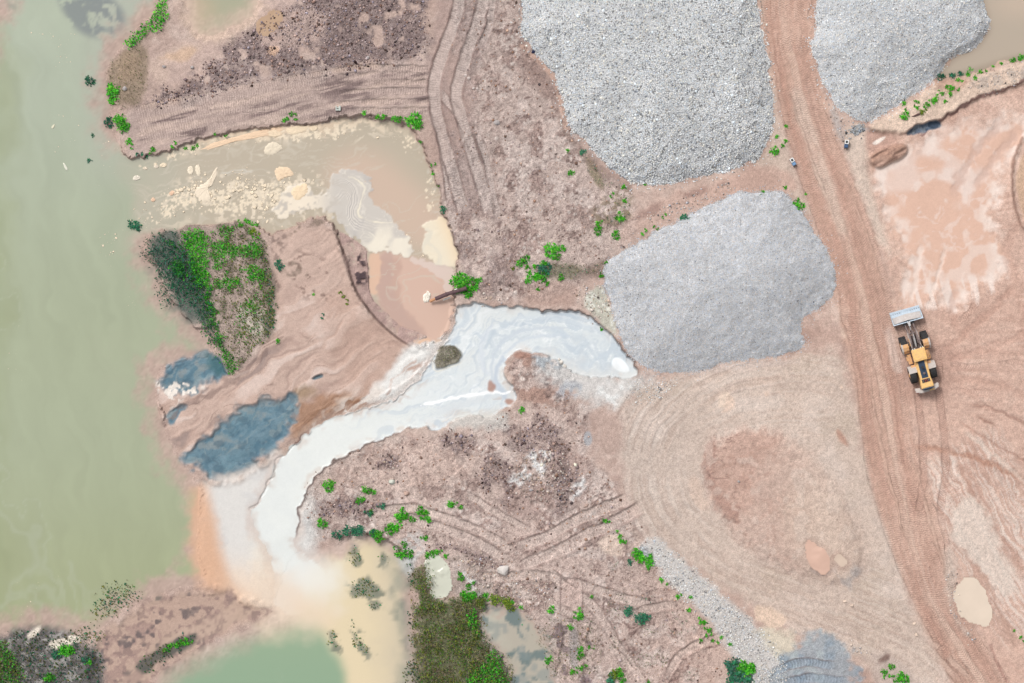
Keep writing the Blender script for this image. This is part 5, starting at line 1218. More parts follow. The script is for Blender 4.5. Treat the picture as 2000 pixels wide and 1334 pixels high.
weed(172,157,9,"dark reed tuft growing out of the river near the left bank", kind="d"); weed(170,315,5,"tiny dark weed alone in the river west of the inlet mouth", kind="d"); weed(178,263,4,"tiny dark weed in the shallows left of the tracked bank", kind="d")
weeds([(252,275,6),(297,294,6),(285,304,5,"d"),(272,300,5,"d"),(339,283,5),(375,287,5),(385,284,4),(360,290,4),(420,262,3),(436,261,5),(256,285,4)], "small green weed on the lip of the tracked bank above the foam", "weeds along the inlet's north bank")
weeds([(565,228,5),(555,236,5),(577,228,5),(567,220,3)], "small green weed in the loose cluster on the tracked bank", "weeds on the tracked bank")
weeds([(712,222,5),(740,229,6),(748,230,5),(770,231,6),(780,232,6)], "small green weed on the rim above the pond's north east end", "weeds on the pond's north rim")
weed(806,236,14,"largest leafy green clump at the pond's north east corner"); weed(818,246,10,"leafy green clump right of the largest clump at the pond corner")
weeds([(846,322,4),(848,340,4),(858,363,5),(820,276,4)], "tiny green weed on the pond's steep east bank", "weeds on the pond's east bank")
weed(866,408,7,"dark green weed on the pond's east bank above the cream foam raft", kind="d")
weeds([(1107,292,4),(1114,337,6),(1195,380,4),(1169,435,6),(1215,366,5),(1221,395,5),(1212,424,8),(1205,424,5)], "small green weed on the brown slope below the largest cobble stockpile", "weeds below the cobbles")
weed(1137,297,6,"dark green weed at the west foot of the largest cobble stockpile", kind="d")
weeds([(1297,421,4),(1260,357,4),(1258,454,5),(1188,516,5),(1177,540,5),(1280,445,4)], "small green weed along the edge of the fine grey gravel pile", "weeds beside the fine gravel pile")
weed(1336,424,8,"dark green weed at the north west edge of the fine grey gravel pile", kind="d"); weed(1488,378,5,"small green weed at the very top edge of the fine gravel pile")
weeds([(1534,247,4),(1533,273,4),(1517,268,4),(1528,282,4),(1513,288,3)], "tiny green weed between the largest cobble stockpile and the haul road", "weeds between cobbles and road")
weed(1514,297,8,"larger green weed between the largest cobble stockpile and the haul road")
weeds([(1536,365,4),(1575,380,3),(1553,398,4),(1560,388,4)], "tiny green weed at the north east corner of the fine gravel pile", "weeds at the gravel pile corner"); weed(1561,402,8,"larger green weed at the north east corner of the fine gravel pile")
weed(1765,228,8,"roundest dark green weed on the sandy berm, south west of the others")
weeds([(1764,201,5),(1786,203,5),(1793,199,3),(1790,214,4),(1801,218,6,"y"),(1809,206,6),(1820,199,6),(1826,192,6),(1840,185,4),(1834,180,3),(1843,200,4),(1856,173,6),(1865,175,5),(1853,184,5),(1848,171,4),(1870,158,5),(1878,160,4),(1895,137,6),(1914,139,5),(1922,141,5),(1905,153,5),(1893,145,5),(1768,216,3)], "small bright green weed on the pale sandy berm beside the upper right pond", "weeds on the sandy berm")
weeds([(1955,122,4),(1980,118,6),(1995,112,8),(1940,128,4)], "green weed at the pond's edge by the right border", "weeds at the upper right pond")
weeds([(1838,150,8,"d"),(1862,150,7,"d"),(1876,146,6,"d")], "dark green weed at the muddy water's edge beside the upper right pond", "dark weeds at the upper right pond")
for x, y, r in [(893,542,9),(905,548,14),(900,560,12),(918,566,9),(928,562,8),(925,548,7),(934,548,6),(915,575,8),(888,552,8)]:
    weed(x, y, r, "leafy green plant around the discharge pipe", "plants around the discharge pipe")
weed(1078,487,13,"largest bright green clump on the slope left of the fine gravel pile"); weed(1098,485,7,"small round clump right of the largest clump on the slope")
weeds([(1090,500,6),(1085,505,5),(1025,508,8),(1027,523,5),(1013,515,6),(1043,523,5),(1062,515,7),(1030,548,6),(1042,541,9),(1050,540,7),(1060,540,9),(1096,543,6),(1052,567,4),(1065,553,5),(1036,530,5),(1072,552,4)], "small green weed in the scattered patch above the white slurry", "weeds above the slurry's north bank")
weed(1168,449,8,"green weed alone on the dark slope, upper of two"); weed(1202,458,8,"green weed on the slope nearest the fine gravel pile")
weed(1062,525,12,"dark green tuft amid the patch above the white slurry", kind="d"); weed(1004,523,4,"single yellow weed left of the green patch", kind="y")
weed(1178,643,4,"single green weed on the slurry's dark east bank"); weed(1020,800,6,"single small green weed south of the slurry bend"); 
weed(643,947,11,"upright green clump on the pink mud right of the white stream", kind="b")
weeds([(712,957,6),(722,958,6),(730,960,5),(697,980,5),(705,977,6),(712,974,4),(745,989,7,"d"),(720,1003,7,"d"),(726,1001,5)], "small green weed on the mud ridge right of the white stream", "weeds on the lower mud ridge")
weed(627,1022,9,"low green clump on the east bank of the white stream")
weeds([(778,1005,8),(786,1003,9),(782,1014,7),(793,1006,6),(804,1014,6),(820,999,8),(828,1003,9),(836,1012,6),(841,1016,5)], "bright green weed in the row on the lower mud", "weeds in rows on the lower mud")
cover('water_weed', 'murky teal weeds in the flooded strip left of the grassy bank', [[(785,1090),(815,1090),(815,1200),(822,1340),(790,1340),(800,1250),(790,1160)]], 3.2, .2, np.vstack([DEEP*1.2, OLIVE]), .1, lambda x, y: np.clip(samp(m25, x, y)*1.3+.15, 0, .7), zmin=-.78)
weeds([(760,1033,9),(770,1030,9),(777,1030,7),(738,1045,10),(745,1052,8),(733,1042,8),(728,1040,7,"d"),(705,1038,10,"d"),(690,1036,10,"d"),(675,1038,9,"d"),(660,1045,9,"d")], "leafy weed along the rim above the tan shallows", "weeds on the tan shallows' rim")
weeds([(878,986,6),(886,984,6),(900,989,5)], "small green weed on the mud by the lower tracks", "weeds by the lower tracks")
weeds([(780,1082,9),(790,1082,9),(800,1081,9)], "dense green clump by the grey mud patch", "clumps by the grey mud patch")
weeds([(774,1067,5),(790,1064,6),(829,1051,6),(838,1083,7),(846,1081,6),(856,1077,6),(870,1089,5),(900,1120,5),(902,1130,6),(915,1145,6),(925,1139,4)], "small green weed on the rubble above the grassy bank", "weeds on the rubble")
weeds([(910,1166,9),(918,1165,9),(926,1162,7),(950,1165,7),(905,1160,7)], "bright green clump at the top of the grassy bank", "clumps at the top of the grassy bank")
weeds([(940,1172,10,"y"),(965,1170,10,"y"),(985,1175,11,"y"),(996,1185,8,"y")], "yellow green bush along the north edge of the grassy bank", "yellow green bushes")
weeds([(1183,1016,5),(1190,1020,3),(1204,1036,3),(1212,1055,6),(1213,1045,4),(1216,1058,5),(1230,1097,6,"d")], "small green weed beside the pale oval sand pan", "weeds by the sand pan")
weeds([(1243,1078,8),(1250,1085,9),(1258,1092,9),(1266,1090,8),(1267,1102,8)], "green clump at the head of the gravel verge", "clumps at the verge head")
weeds([(1266,1115,3),(1290,1132,5),(1302,1140,3),(1322,1165,5),(1330,1160,3),(1348,1167,4),(1346,1190,5),(1368,1213,6),(1374,1218,5),(1382,1230,6),(1384,1240,5),(1368,1248,4),(1392,1250,4),(1409,1246,4),(1425,1259,4),(1403,1255,4)], "small green weed along the edge of the gravel verge", "weeds along the gravel verge")
for x, y, r, k in [(1432,1296,13,"d"),(1448,1300,14,"b"),(1460,1312,14,"b"),(1438,1316,15,"d"),(1458,1326,13,"d"),(1430,1330,10,"d"),(1468,1305,9,"b")]:
    weed(x, y, r, "part of the dark green bush group at the bottom of the gravel verge", "bushes at the verge's foot", k, "bush", cat="bush")
weeds([(1155,1164,4),(1076,1192,7),(1016,1186,5),(1002,1178,5),(1132,1196,7),(1132,1206,6),(1122,1200,5),(1115,1226,6),(1135,1268,6),(1134,1280,7),(1133,1305,6),(1120,1312,6),(1143,1298,4),(1155,1265,5),(1070,1290,8),(1064,1285,6)], "small green weed on the wet ground right of the grassy bank", "weeds on the wet ground")
weeds([(1200,1318,10,"y"),(1210,1315,8),(1192,1325,9,"d"),(1215,1328,8),(1267,1330,5)], "low bush on the mud at the bottom edge", "low bushes at the bottom edge")
weeds([(1227,1190,10,"d"),(1250,1208,11,"d"),(1260,1205,8,"d")], "dull green tuft on the tracked mud left of the verge", "dull tufts on the tracked mud")
weeds([(1740,1302,6),(1728,1313,6),(1732,1320,5),(1745,1325,5),(1760,1318,7),(1764,1326,8),(1773,1326,5),(1756,1328,6)], "green weed on the grey patch below the lower haul road", "weeds below the lower haul road")
weeds([(1996,1248,5),(1980,1231,3)], "green weed at the right border of the sand flat", "weeds at the right border")
weeds([(120,1270,10),(132,1268,11),(140,1272,8),(108,1278,9,"d")], "green clump on the dark corner spit", "clumps on the corner spit"); weeds([(92,1325,8),(98,1324,7),(165,1290,7,"d"),(172,1295,6)], "green tuft in the dark lower left mud", "tufts in the lower left mud")
weeds([(320,1272,5),(330,1266,6),(340,1261,6),(352,1257,7),(362,1255,6),(368,1253,5)], "green plant in the row on the sunken ridge north of the green lagoon", "plants on the sunken ridge")
weeds([(255,440,8,"d"),(266,438,8,"d"),(270,444,6,"d")], "dark weed in the water at the inlet mouth", "dark weeds at the inlet mouth")
weeds([(480,432,6),(493,440,8),(497,452,8,"y"),(468,437,6)], "green plant at the north edge of the vegetated bank", "plants on the bank's north edge")
weeds([(543,515,8,"d"),(548,522,6,"d"),(612,574,3),(668,575,5,"y"),(678,590,4,"y"),(630,618,4,"d"),(541,665,5)], "small weed on the pink mud east of the vegetated bank", "weeds on the pink mud")

# ------------------------------------------------------------------ foam floes on the pond
def floe(pts, label, rgb=(236,216,190), h=.06, grp=None, sm=2):
    p = chaikin(pts, sm); n = len(p); c = p.mean(0)
    r = random.Random(int(c[0]*3+c[1]))
    wob = np.array([1+.09*r.uniform(-1, 1) for _ in range(n)])
    rings = [(1.0, 0.0), (.93, .7), (.6, 1.0), (.25, .9)]
    v = []; 
    for k, hh in rings:
        q = c+(p-c)*k*(wob if k > .9 else 1)[:, None] if k > .9 else c+(p-c)*k
        for a in q: v.append((float(wx(a[0])), float(wy(a[1])), WL+.004+h*hh*(1+.5*r.uniform(-1, 1))))
    v.append((float(wx(c[0])), float(wy(c[1])), WL+h))
    f = []
    for k in range(3):
        for i in range(n):
            a = k*n+i; b = k*n+(i+1) % n
            f += [(a, b, b+n), (a, b+n, a+n)]
    for i in range(n): f.append((3*n+i, 3*n+(i+1) % n, 4*n))
    f = np.array(f)
    f = f if poly_area(p) < 0 else f[:, ::-1]
    cols = np.tile(alb(rgb), (len(v), 1))*(1+rng.uniform(-.06, .06, (len(v), 1)))
    me = mesh_np("foam_patch", np.array(v), f, cols)
    o = link("foam_patch", me, FOAM, label=label, category="foam")
    if grp: o["group"] = grp
def poly_area(p):
    q = np.roll(p, -1, 0); return .5*np.sum(p[:, 0]*q[:, 1]-q[:, 0]*p[:, 1])
floe([(534,337),(538,326),(556,324),(566,330),(574,336),(570,343),(560,345),(550,349),(544,354),(538,346)], "round peach and cream foam patch trailing a white streak in mid pond", (238,212,182))
floe([(400,356),(410,346),(420,326),(424,330),(421,345),(416,355),(414,362),(405,365),(401,376),(410,384),(412,392),(398,395),(388,390),(382,385),(379,370),(388,362)], "largest ragged cream foam patch, in the west half of the pond", (238,222,200))
floe([(514,290),(522,279),(536,276),(548,282),(552,290),(540,298),(526,303),(516,300)], "round cream foam patch near the pond's north bank", (230,216,194))
floe([(364,330),(368,324),(375,324),(377,332),(374,342),(366,340)], "small oval foam patch, left of a pair north of the largest patch", (238,224,202))
floe([(379,330),(382,320),(387,321),(391,330),(391,343),(383,342)], "small tall foam patch, right of a pair north of the largest patch", (238,224,202))
floe([(257,347),(264,341),(273,344),(274,348),(265,352),(259,352)], "white foam patch nearest the river at the inlet mouth", (232,222,206))
floe([(275,327),(284,324),(288,329),(282,332)], "small cream foam patch under the bank's west corner", (232,216,194)); floe([(310,321),(318,316),(326,320),(322,326),(312,326)], "bright cream foam patch close under the north bank", (238,220,194)); floe([(298,324),(306,320),(310,326),(302,329)], "grey cream foam patch beside the bright one under the north bank", (226,212,194))
floe([(328,376),(336,370),(340,375),(336,381),(330,381)], "small orange tinted foam patch floating by itself, eastern of two", (236,200,172)); floe([(293,388),(298,384),(303,390),(299,394),(294,393)], "small orange tinted foam patch floating by itself, western of two", (236,200,172))
floe([(602,248),(610,243),(622,246),(618,254),(606,256)], "cream foam patch against the north bank's east part", (238,218,190)); floe([(520,256),(530,252),(546,254),(552,262),(540,268),(524,266)], "long cream foam patch in the angle of the north bank", (236,214,186))
floe([(566,374),(574,364),(588,358),(600,360),(602,372),(594,384),(580,392),(570,386)], "thick peach foam patch at the west end of the swirling raft", (240,216,184))
floe([(392,288),(420,276),(450,268),(480,261),(510,252),(540,247),(556,249),(545,258),(520,264),(490,271),(455,276),(425,286),(400,293)], 'long peach foam strip lying along the pond north bank', (238,208,178), .04)
floe([(556,249),(585,244),(604,246),(596,256),(575,262),(558,260)], 'short cream foam strip at the east end of the long peach strip', (236,216,188), .04)
floe([(120,316),(124,318),(131,328),(130,333),(125,330)], "small white foam patch alone in the river", (232,230,214)); floe([(98,246),(104,241),(106,245),(100,252)], "tiny cream foam patch alone in the river, above the white one", (228,222,198))
# loose flecks
fxs, fys, fsz = [], [], []
def fl(n_, cx, cy, sx, sy, smin, smax, rot=0):
    n = int(n_*.55); a = rng.normal(0, 1, n)*sx; b = rng.normal(0, 1, n)*sy; t = math.radians(rot)
    fxs.append(cx+a*math.cos(t)-b*math.sin(t)); fys.append(cy+a*math.sin(t)+b*math.cos(t)); fsz.append(smin+(smax-smin)*rng.random(n)**5)
fl(110, 370, 366, 24, 9, .08, .5, -20); fl(200, 480, 366, 55, 7, .08, .42, -6); fl(90, 470, 372, 50, 12, .06, .6, -6); fl(330, 550, 392, 42, 17, .07, .5); fl(100, 430, 405, 60, 10, .08, .3); fl(60, 470, 350, 14, 10, .1, .4)
fl(60, 330, 412, 50, 8, .06, .3, -25); fl(45, 285, 425, 30, 8, .06, .35, -25); fl(70, 560, 262, 60, 8, .08, .4, -8); fl(60, 640, 262, 40, 10, .06, .3, -8); fl(50, 350, 300, 40, 8, .06, .25, -18)
fl(40, 780, 270, 25, 10, .05, .14); fl(40, 845, 340, 10, 40, .05, .16, 10); fl(40, 690, 480, 16, 12, .06, .25); fl(60, 795, 485, 10, 10, .06, .3); fl(20, 820, 500, 10, 8, .06, .3)
fl(34, 90, 75, 35, 10, .05, .18); fl(20, 110, 120, 20, 10, .05, .2, -40); fl(22, 130, 270, 12, 20, .05, .16); fl(16, 60, 1170, 20, 30, .05, .14); fl(14, 30, 690, 16, 30, .04, .12); fl(14, 260, 590, 8, 10, .04, .1); fl(30, 200, 300, 14, 20, .05, .2); fl(30, 210, 480, 10, 14, .06, .25); fl(12, 320, 765, 6, 10, .06, .3)
x = np.concatenate(fxs); y = np.concatenate(fys); s_ = np.concatenate(fsz)
kk = (samp(dRw, x, y) > 3); x, y, s_ = x[kk], y[kk], s_[kk]
link("foam_flecks", stones_mesh("foam_flecks", x, y, np.full(len(x), WL+.01), s_, np.tile(alb((238,220,194)), (len(x), 1))*(1+rng.uniform(-.1, .1, (len(x), 1))), 'ico', (.03, .06), .03, .3), FOAM, kind="stuff", label="cream foam flecks drifting on the pond and the river")
# splash at the pipe mouth
floe([(826,583),(825,575),(832,573),(834,566),(838,570),(842,574),(840,580),(838,588),(832,592),(827,590)], "white splash of foam in front of the discharge pipe's mouth", (248,240,226), .12)

# ------------------------------------------------------------------ modelling kit
def mk(name, bm, mat, parent=None, smooth=False, **props):
    me = bpy.data.meshes.new(name); bm.to_mesh(me); bm.free()
    if smooth:
        for p_ in me.polygons: p_.use_smooth = True
    return link(name, me, mat, parent, **props)
def bx(bm, c, s, rot=None, bev=.0, taper=None):
    r = bmesh.ops.create_cube(bm, size=1.0); vs = r['verts']
    for v in vs:
        if taper and v.co.z > 0: v.co.x *= taper[0]; v.co.y *= taper[1]
    M4 = Matrix.Translation(c) @ (rot.to_4x4() if rot else Matrix.Identity(4)) @ Matrix.Diagonal((*s, 1))
    bmesh.ops.transform(bm, matrix=M4, verts=vs)
    if bev:
        es = list({e for v in vs for e in v.link_edges})
        bmesh.ops.bevel(bm, geom=es, offset=bev, segments=2, affect='EDGES', profile=.5)
def cyl(bm, a, b, r, r2=None, seg=14, cap=True):
    a, b = Vector(a), Vector(b); d = b-a
    M4 = Matrix.Translation((a+b)/2) @ d.to_track_quat('Z', 'Y').to_matrix().to_4x4()
    bmesh.ops.create_cone(bm, cap_ends=cap, segments=seg, radius1=r, radius2=r if r2 is None else r2, depth=d.length, matrix=M4)
def prism(bm, pts, axis, a, b):
    """extrude a 2-D outline; axis 'x': pts are (y,z); axis 'z': pts are (x,y)"""
    def P(u, v, w): return (w, u, v) if axis == 'x' else (u, v, w) if axis == 'z' else (u, w, v)
    A = [bm.verts.new(P(u, v, a)) for u, v in pts]; B = [bm.verts.new(P(u, v, b)) for u, v in pts]
    n = len(pts); fs = [bm.faces.new(A[::-1]), bm.faces.new(B)]
    for i in range(n): fs.append(bm.faces.new((A[i], A[(i+1) % n], B[(i+1) % n], B[i])))
    bmesh.ops.recalc_face_normals(bm, faces=fs)

YEL = flat_mat("yellow_paint", lin((250,200,120))*.85, .45, 0, .12, 5, lin((214,176,132))*.8)
YELD = flat_mat("dusty_yellow_paint", lin((236,172,92))*.8, .6, 0, .2, 7, lin((216,186,166))*.8)
DUST = flat_mat("dusty_grey_paint", lin((214,206,200))*.8, .8, 0, .2, 5, lin((196,180,170))*.8)
BLK = flat_mat("black_rubber", (.016,.018,.022), .85, 0, .3, 9, (.05,.044,.04))
NAVY = flat_mat("dark_grille_steel", (.022,.045,.085), .5, .2, .3, 8, (.035,.06,.10))
STEEL = flat_mat("worn_bright_steel", lin((208,222,234))*.85, .42, .35, .2, 6, lin((186,198,210))*.8)
ARMM = flat_mat("greasy_dusty_steel", (.10,.075,.072), .6, .3, .3, 9, lin((168,146,140))*.8)
CHROME = flat_mat("hydraulic_rod", lin((226,222,220))*.85, .25, .4, .2, 6)
GLASS = flat_mat("cab_glass", (.02,.03,.04), .08, 0, .1, 4)
RED = flat_mat("red_plastic", (.35,.03,.02), .4)
LAMP = flat_mat("lamp_lens", (.7,.68,.62), .2)

# ------------------------------------------------------------------ wheel loader
def wheel_loader():
    px, py = 1790.0, 692.5
    L = bpy.data.objects.new("wheel_loader", None); COLL.objects.link(L)
    L["label"] = "yellow wheel loader with a steel bucket, standing on the sand right of the haul road"; L["category"] = "wheel loader"
    L.location = (float(wx(px)), float(wy(py)), float(samp(Z, px, py))+.0)
    L.rotation_euler = (0, 0, math.radians(15.7))
    # chassis
    bm = bmesh.new(); bx(bm, (0,-1.9,.85), (.95,2.9,.55), bev=.05); bx(bm, (0,-.35,.75), (.7,1.0,.5), bev=.04); mk("rear_frame", bm, YELD, L)
    bm = bmesh.new(); bx(bm, (0,1.15,.85), (.85,1.5,.6), bev=.05); bx(bm, (.3,1.55,1.35), (.12,.9,.7), bev=.03); bx(bm, (-.3,1.55,1.35), (.12,.9,.7), bev=.03); bx(bm, (0,.62,1.1), (.75,.2,.5)); mk("front_frame", bm, ARMM, L)
    bm = bmesh.new(); cyl(bm, (0,.25,.45), (0,.25,1.25), .16); mk("articulation_joint", bm, ARMM, L)
    # wheels
    for x, y in ((-1.06,1.24),(1.08,1.24),(-1.0,-1.76),(.98,-1.76)):
        sgn = 1 if x > 0 else -1
        bm = bmesh.new()
        prof = [(.42,-.30),(.62,-.33),(.74,-.31),(.80,-.24),(.815,0),(.80,.24),(.74,.31),(.62,.33),(.42,.30)]
        seg = 40; ring = []
        for k in range(seg):
            a = 2*math.pi*k/seg
            ring.append([bm.verts.new((w, r*math.cos(a), r*math.sin(a))) for r, w in prof])
        for k in range(seg):
            for j in range(len(prof)):
                A, B_ = ring[k], ring[(k+1) % seg]; j2 = (j+1) % len(prof)
                bm.faces.new((A[j], B_[j], B_[j2], A[j2]))
        bmesh.ops.recalc_face_normals(bm, faces=bm.faces[:])
        for k in range(22):     # chevron lugs
            a = 2*math.pi*k/22
            for s2, off in ((-1, 0), (1, math.pi/22)):
                R = Matrix.Rotation(a+off, 3, 'X') @ Matrix.Rotation(s2*.45, 3, 'Z')
                c = Matrix.Rotation(a+off, 3, 'X') @ Vector((s2*.16, 0, .815))
                bx(bm, c, (.30, .085, .07), R)
        w = mk("wheel", bm, BLK, L); w.location = (x, y, .83)
        bm = bmesh.new(); cyl(bm, (-.26,0,0), (.26,0,0), .42, seg=24); cyl(bm, (.24*sgn,0,0), (.34*sgn,0,0), .24, .2, seg=20)
        for k in range(8):
            a = 2*math.pi*k/8; cyl(bm, (.25*sgn,.32*math.cos(a),.32*math.sin(a)), (.285*sgn,.32*math.cos(a),.32*math.sin(a)), .03, seg=8)
        mk("rim", bm, YELD, w)
        bm = bmesh.new(); cyl(bm, (0,0,0), (-x*.6,0,0), .17); ax = mk("axle", bm, ARMM, L); ax.location = (x*.85, y, .83)
    # front fenders: yellow top, dusty outer rail, over the rear half of the wheel
    for x in (-1.06, 1.08):
        sg = 1 if x > 0 else -1
        bm = bmesh.new()
        arc = [(y, z) for y, z in ((1.30,1.72),(.95,1.72),(.62,1.58),(.36,1.2),(.40,1.17),(.66,1.52),(.97,1.66),(1.30,1.66))]
        prism(bm, arc, 'x', x-sg*.34, x+sg*.20); mk("front_fender", bm, YELD, L)
        bm = bmesh.new()
        arc2 = [(y, z+.012) for y, z in ((1.34,1.72),(.93,1.72),(.60,1.58),(.30,1.15),(.36,1.12),(.64,1.5),(.97,1.64),(1.34,1.64))]
        prism(bm, arc2, 'x', x+sg*.205, x+sg*.36); mk("fender_rail", bm, DUST, L)
    # rear fenders: broad dusty plates ahead of the wheel with a yellow inner panel
    for x in (-1.0, .98):
        sg = 1 if x > 0 else -1
        bm = bmesh.new()
        prism(bm, [(-1.62,1.75),(-1.12,1.75),(-.92,1.35),(-.88,1.05),(-.94,1.05),(-.99,1.33),(-1.16,1.69),(-1.62,1.69)], 'x', x-sg*.50, x+sg*.36); mk("rear_fender", bm, DUST, L)
        bm = bmesh.new(); bx(bm, (x-sg*.22,-1.02,1.40), (.44,.34,.5), bev=.04); mk("step_box", bm, YELD, L)
        bm = bmesh.new(); bx(bm, (x-sg*.12,-.25,1.05), (.38,.95,.08), bev=.02); bx(bm, (x-sg*.02,-.15,.62), (.34,.4,.04)); bx(bm, (x-sg*.02,-.15,.86), (.34,.4,.04))
        cyl(bm, (x+sg*.06,-.62,1.05), (x+sg*.06,-.62,1.9), .022, seg=8); cyl(bm, (x+sg*.06,.18,1.05), (x+sg*.06,.18,1.9), .022, seg=8); cyl(bm, (x+sg*.06,-.62,1.9), (x+sg*.06,.18,1.9), .022, seg=8)
        mk("access_platform", bm, YELD, L)
    # cab
    bm = bmesh.new(); bx(bm, (0,-.02,1.75), (1.16,1.06,1.1), bev=.06, taper=(.94,.94)); cab = mk("cab", bm, YELD, L)
    for nm, c, s in (("window", (0,.525,1.95), (.86,.03,.7)), ("window", (0,-.565,1.98), (.86,.03,.62)), ("window", (.585,-.02,1.98), (.03,.82,.64)), ("window", (-.585,-.02,1.98), (.03,.82,.64))):
        bm = bmesh.new(); bx(bm, c, s, bev=.01); mk(nm, bm, GLASS, cab)
    bm = bmesh.new(); bx(bm, (0,0,2.41), (1.34,1.22,.16), bev=.06); bx(bm, (0,.02,2.505), (1.08,.94,.035), bev=.015); mk("cab_roof", bm, YEL, L)
    for sx_ in (-.5, -.3, .3, .5):
        bm = bmesh.new(); bx(bm, (sx_,.66,2.42), (.13,.10,.12), bev=.02); mk("work_light", bm, LAMP, L)
    for sx_ in (-1, 1):
        bm = bmesh.new(); cyl(bm, (sx_*.6,.5,2.3), (sx_*.86,.62,2.25), .015, seg=8); bx(bm, (sx_*.9,.63,2.15), (.17,.05,.28), bev=.015); mk("mirror", bm, BLK, L)
    # engine hood
    bm = bmesh.new()
    bv = [(-.60,-.66),(.60,-.66),(.52,-2.3),(.56,-2.62),(.60,-2.95),(.58,-3.30),(-.58,-3.30),(-.60,-2.95),(-.56,-2.62),(-.52,-2.3)]
    prism(bm, bv[::-1], 'z', 1.1, 2.0); bmesh.ops.bevel(bm, geom=[e for e in bm.edges if all(v.co.z > 1.9 for v in e.verts)], offset=.07, segments=3, affect='EDGES')
    mk("engine_hood", bm, YEL, L)
    bm = bmesh.new(); bx(bm, (0,-1.50,2.01), (.64,1.66,.05), bev=.015); gp = mk("hood_grille", bm, NAVY, L)
    for k in range(18):
        bm = bmesh.new(); bx(bm, (0,-.78-.085*k,2.042), (.58,.03,.02)); mk("slat", bm, NAVY, gp)
    bm = bmesh.new(); cyl(bm, (-.02,-1.28,2.0), (-.02,-1.28,2.38), .115, seg=18); cyl(bm, (-.02,-1.28,2.38), (-.02,-1.28,2.43), .14, seg=18); mk("air_cleaner", bm, BLK, L)
    bm = bmesh.new(); cyl(bm, (.0,-1.88,2.0), (.0,-1.88,2.16), .12, seg=18); cyl(bm, (.02,-1.88,2.16), (.02,-1.88,2.48), .06, seg=14); mk("exhaust_stack", bm, ARMM, L)
    bm = bmesh.new(); bx(bm, (0,-2.60,2.015), (.80,.34,.04), bev=.01); vp = mk("engine_vent", bm, BLK, L)
    for k in range(4):
        bm = bmesh.new(); bx(bm, (-.27+.18*k,-2.60,2.045), (.05,.30,.03)); mk("slat", bm, ARMM if k in (0,3) else RED, vp)
    bm = bmesh.new(); bx(bm, (0,-3.37,1.55), (1.0,.14,.85), bev=.03); bx(bm, (0,-3.47,1.45), (.8,.08,.6), bev=.02); mk("radiator_grille", bm, NAVY, L)
    bm = bmesh.new()
    prism(bm, [(-1.18,-3.24),(-1.14,-3.12),(-.70,-3.20),(-.66,-3.42),(.66,-3.42),(.70,-3.20),(1.14,-3.12),(1.18,-3.24),(1.12,-3.56),(.70,-3.72),(-.70,-3.72),(-1.12,-3.56)][::-1], 'z', .62, 1.22)
    bmesh.ops.bevel(bm, geom=[e for e in bm.edges if all(v.co.z > 1.2 for v in e.verts)], offset=.05, segments=2, affect='EDGES'); mk("counterweight", bm, DUST, L)
    bm = bmesh.new(); bx(bm, (.42,-3.63,1.235), (.52,.13,.03), bev=.01); mk("counterweight_stripe", bm, YEL, L)
    for sx_ in (-.95, .95):
        bm = bmesh.new(); bx(bm, (sx_,-3.66,.95), (.22,.06,.12), bev=.01); mk("tail_light", bm, RED, L)
    # loader arms and linkage
    for sx_ in (-1, 1):
        bm = bmesh.new()
        prism(bm, [(.85,1.70),(.80,1.92),(1.4,1.98),(2.3,1.55),(3.15,.80),(3.2,.58),(3.0,.55),(2.15,1.22),(1.35,1.68)], 'x', sx_*.46, sx_*.34); mk("lift_arm", bm, ARMM, L)
        bm = bmesh.new(); cyl(bm, (sx_*.44,1.0,1.15), (sx_*.44,1.75,1.32), .08, seg=12); lc_ = mk("lift_cylinder", bm, YELD, L)
        bm = bmesh.new(); cyl(bm, (sx_*.44,1.75,1.32), (sx_*.44,2.35,1.42), .045, seg=12); mk("piston_rod", bm, CHROME, lc_)
        bm = bmesh.new(); cyl(bm, (sx_*.47,.75,2.0), (sx_*.47,2.3,1.63), .022, seg=8); mk("hydraulic_hose", bm, DUST, L)
        bm = bmesh.new(); bx(bm, (sx_*.40,3.12,.72), (.34,.26,.3), bev=.04); mk("bucket_hinge", bm, BLK, L)
    bm = bmesh.new(); cyl(bm, (-.46,2.15,1.42), (.46,2.15,1.42), .09, seg=14); mk("cross_tube", bm, ARMM, L)
    bm = bmesh.new(); cyl(bm, (0,.85,1.75), (0,1.65,2.02), .085, seg=12); tc_ = mk("tilt_cylinder", bm, CHROME, L)
    bm = bmesh.new(); cyl(bm, (0,1.65,2.02), (0,2.25,2.12), .05, seg=12); mk("piston_rod", bm, CHROME, tc_)
    bm = bmesh.new(); prism(bm, [(2.12,2.22),(2.32,2.2),(2.5,1.3),(2.42,.8),(2.26,.82),(2.25,1.4)], 'x', -.08, .08); mk("tilt_lever", bm, ARMM, L)
    bm = bmesh.new(); cyl(bm, (0,2.36,.95), (0,3.18,1.05), .055, seg=10); cyl(bm, (0,3.0,.95), (0,3.0,1.2), .12, seg=14); cyl(bm, (0,3.22,.98), (0,3.22,1.14), .15, seg=14); mk("tilt_link", bm, CHROME, L)
    for sx_ in (-.15, .15):
        bm = bmesh.new(); cyl(bm, (sx_,.8,1.62), (sx_*1.2,2.2,1.5), .028, seg=8); mk("hydraulic_hose", bm, BLK, L)
    # bucket: curved shell open upward and forward
    bm = bmesh.new()
    outer = [(3.30,1.05),(3.24,.75),(3.30,.45),(3.50,.28),(3.95,.22),(4.52,.20)]
    inner = [(4.52,.26),(3.96,.29),(3.56,.36),(3.38,.50),(3.31,.76),(3.37,1.04)]
    prism(bm, outer+inner, 'x', -1.49, 1.49); bk_ = mk("bucket", bm, STEEL, L)
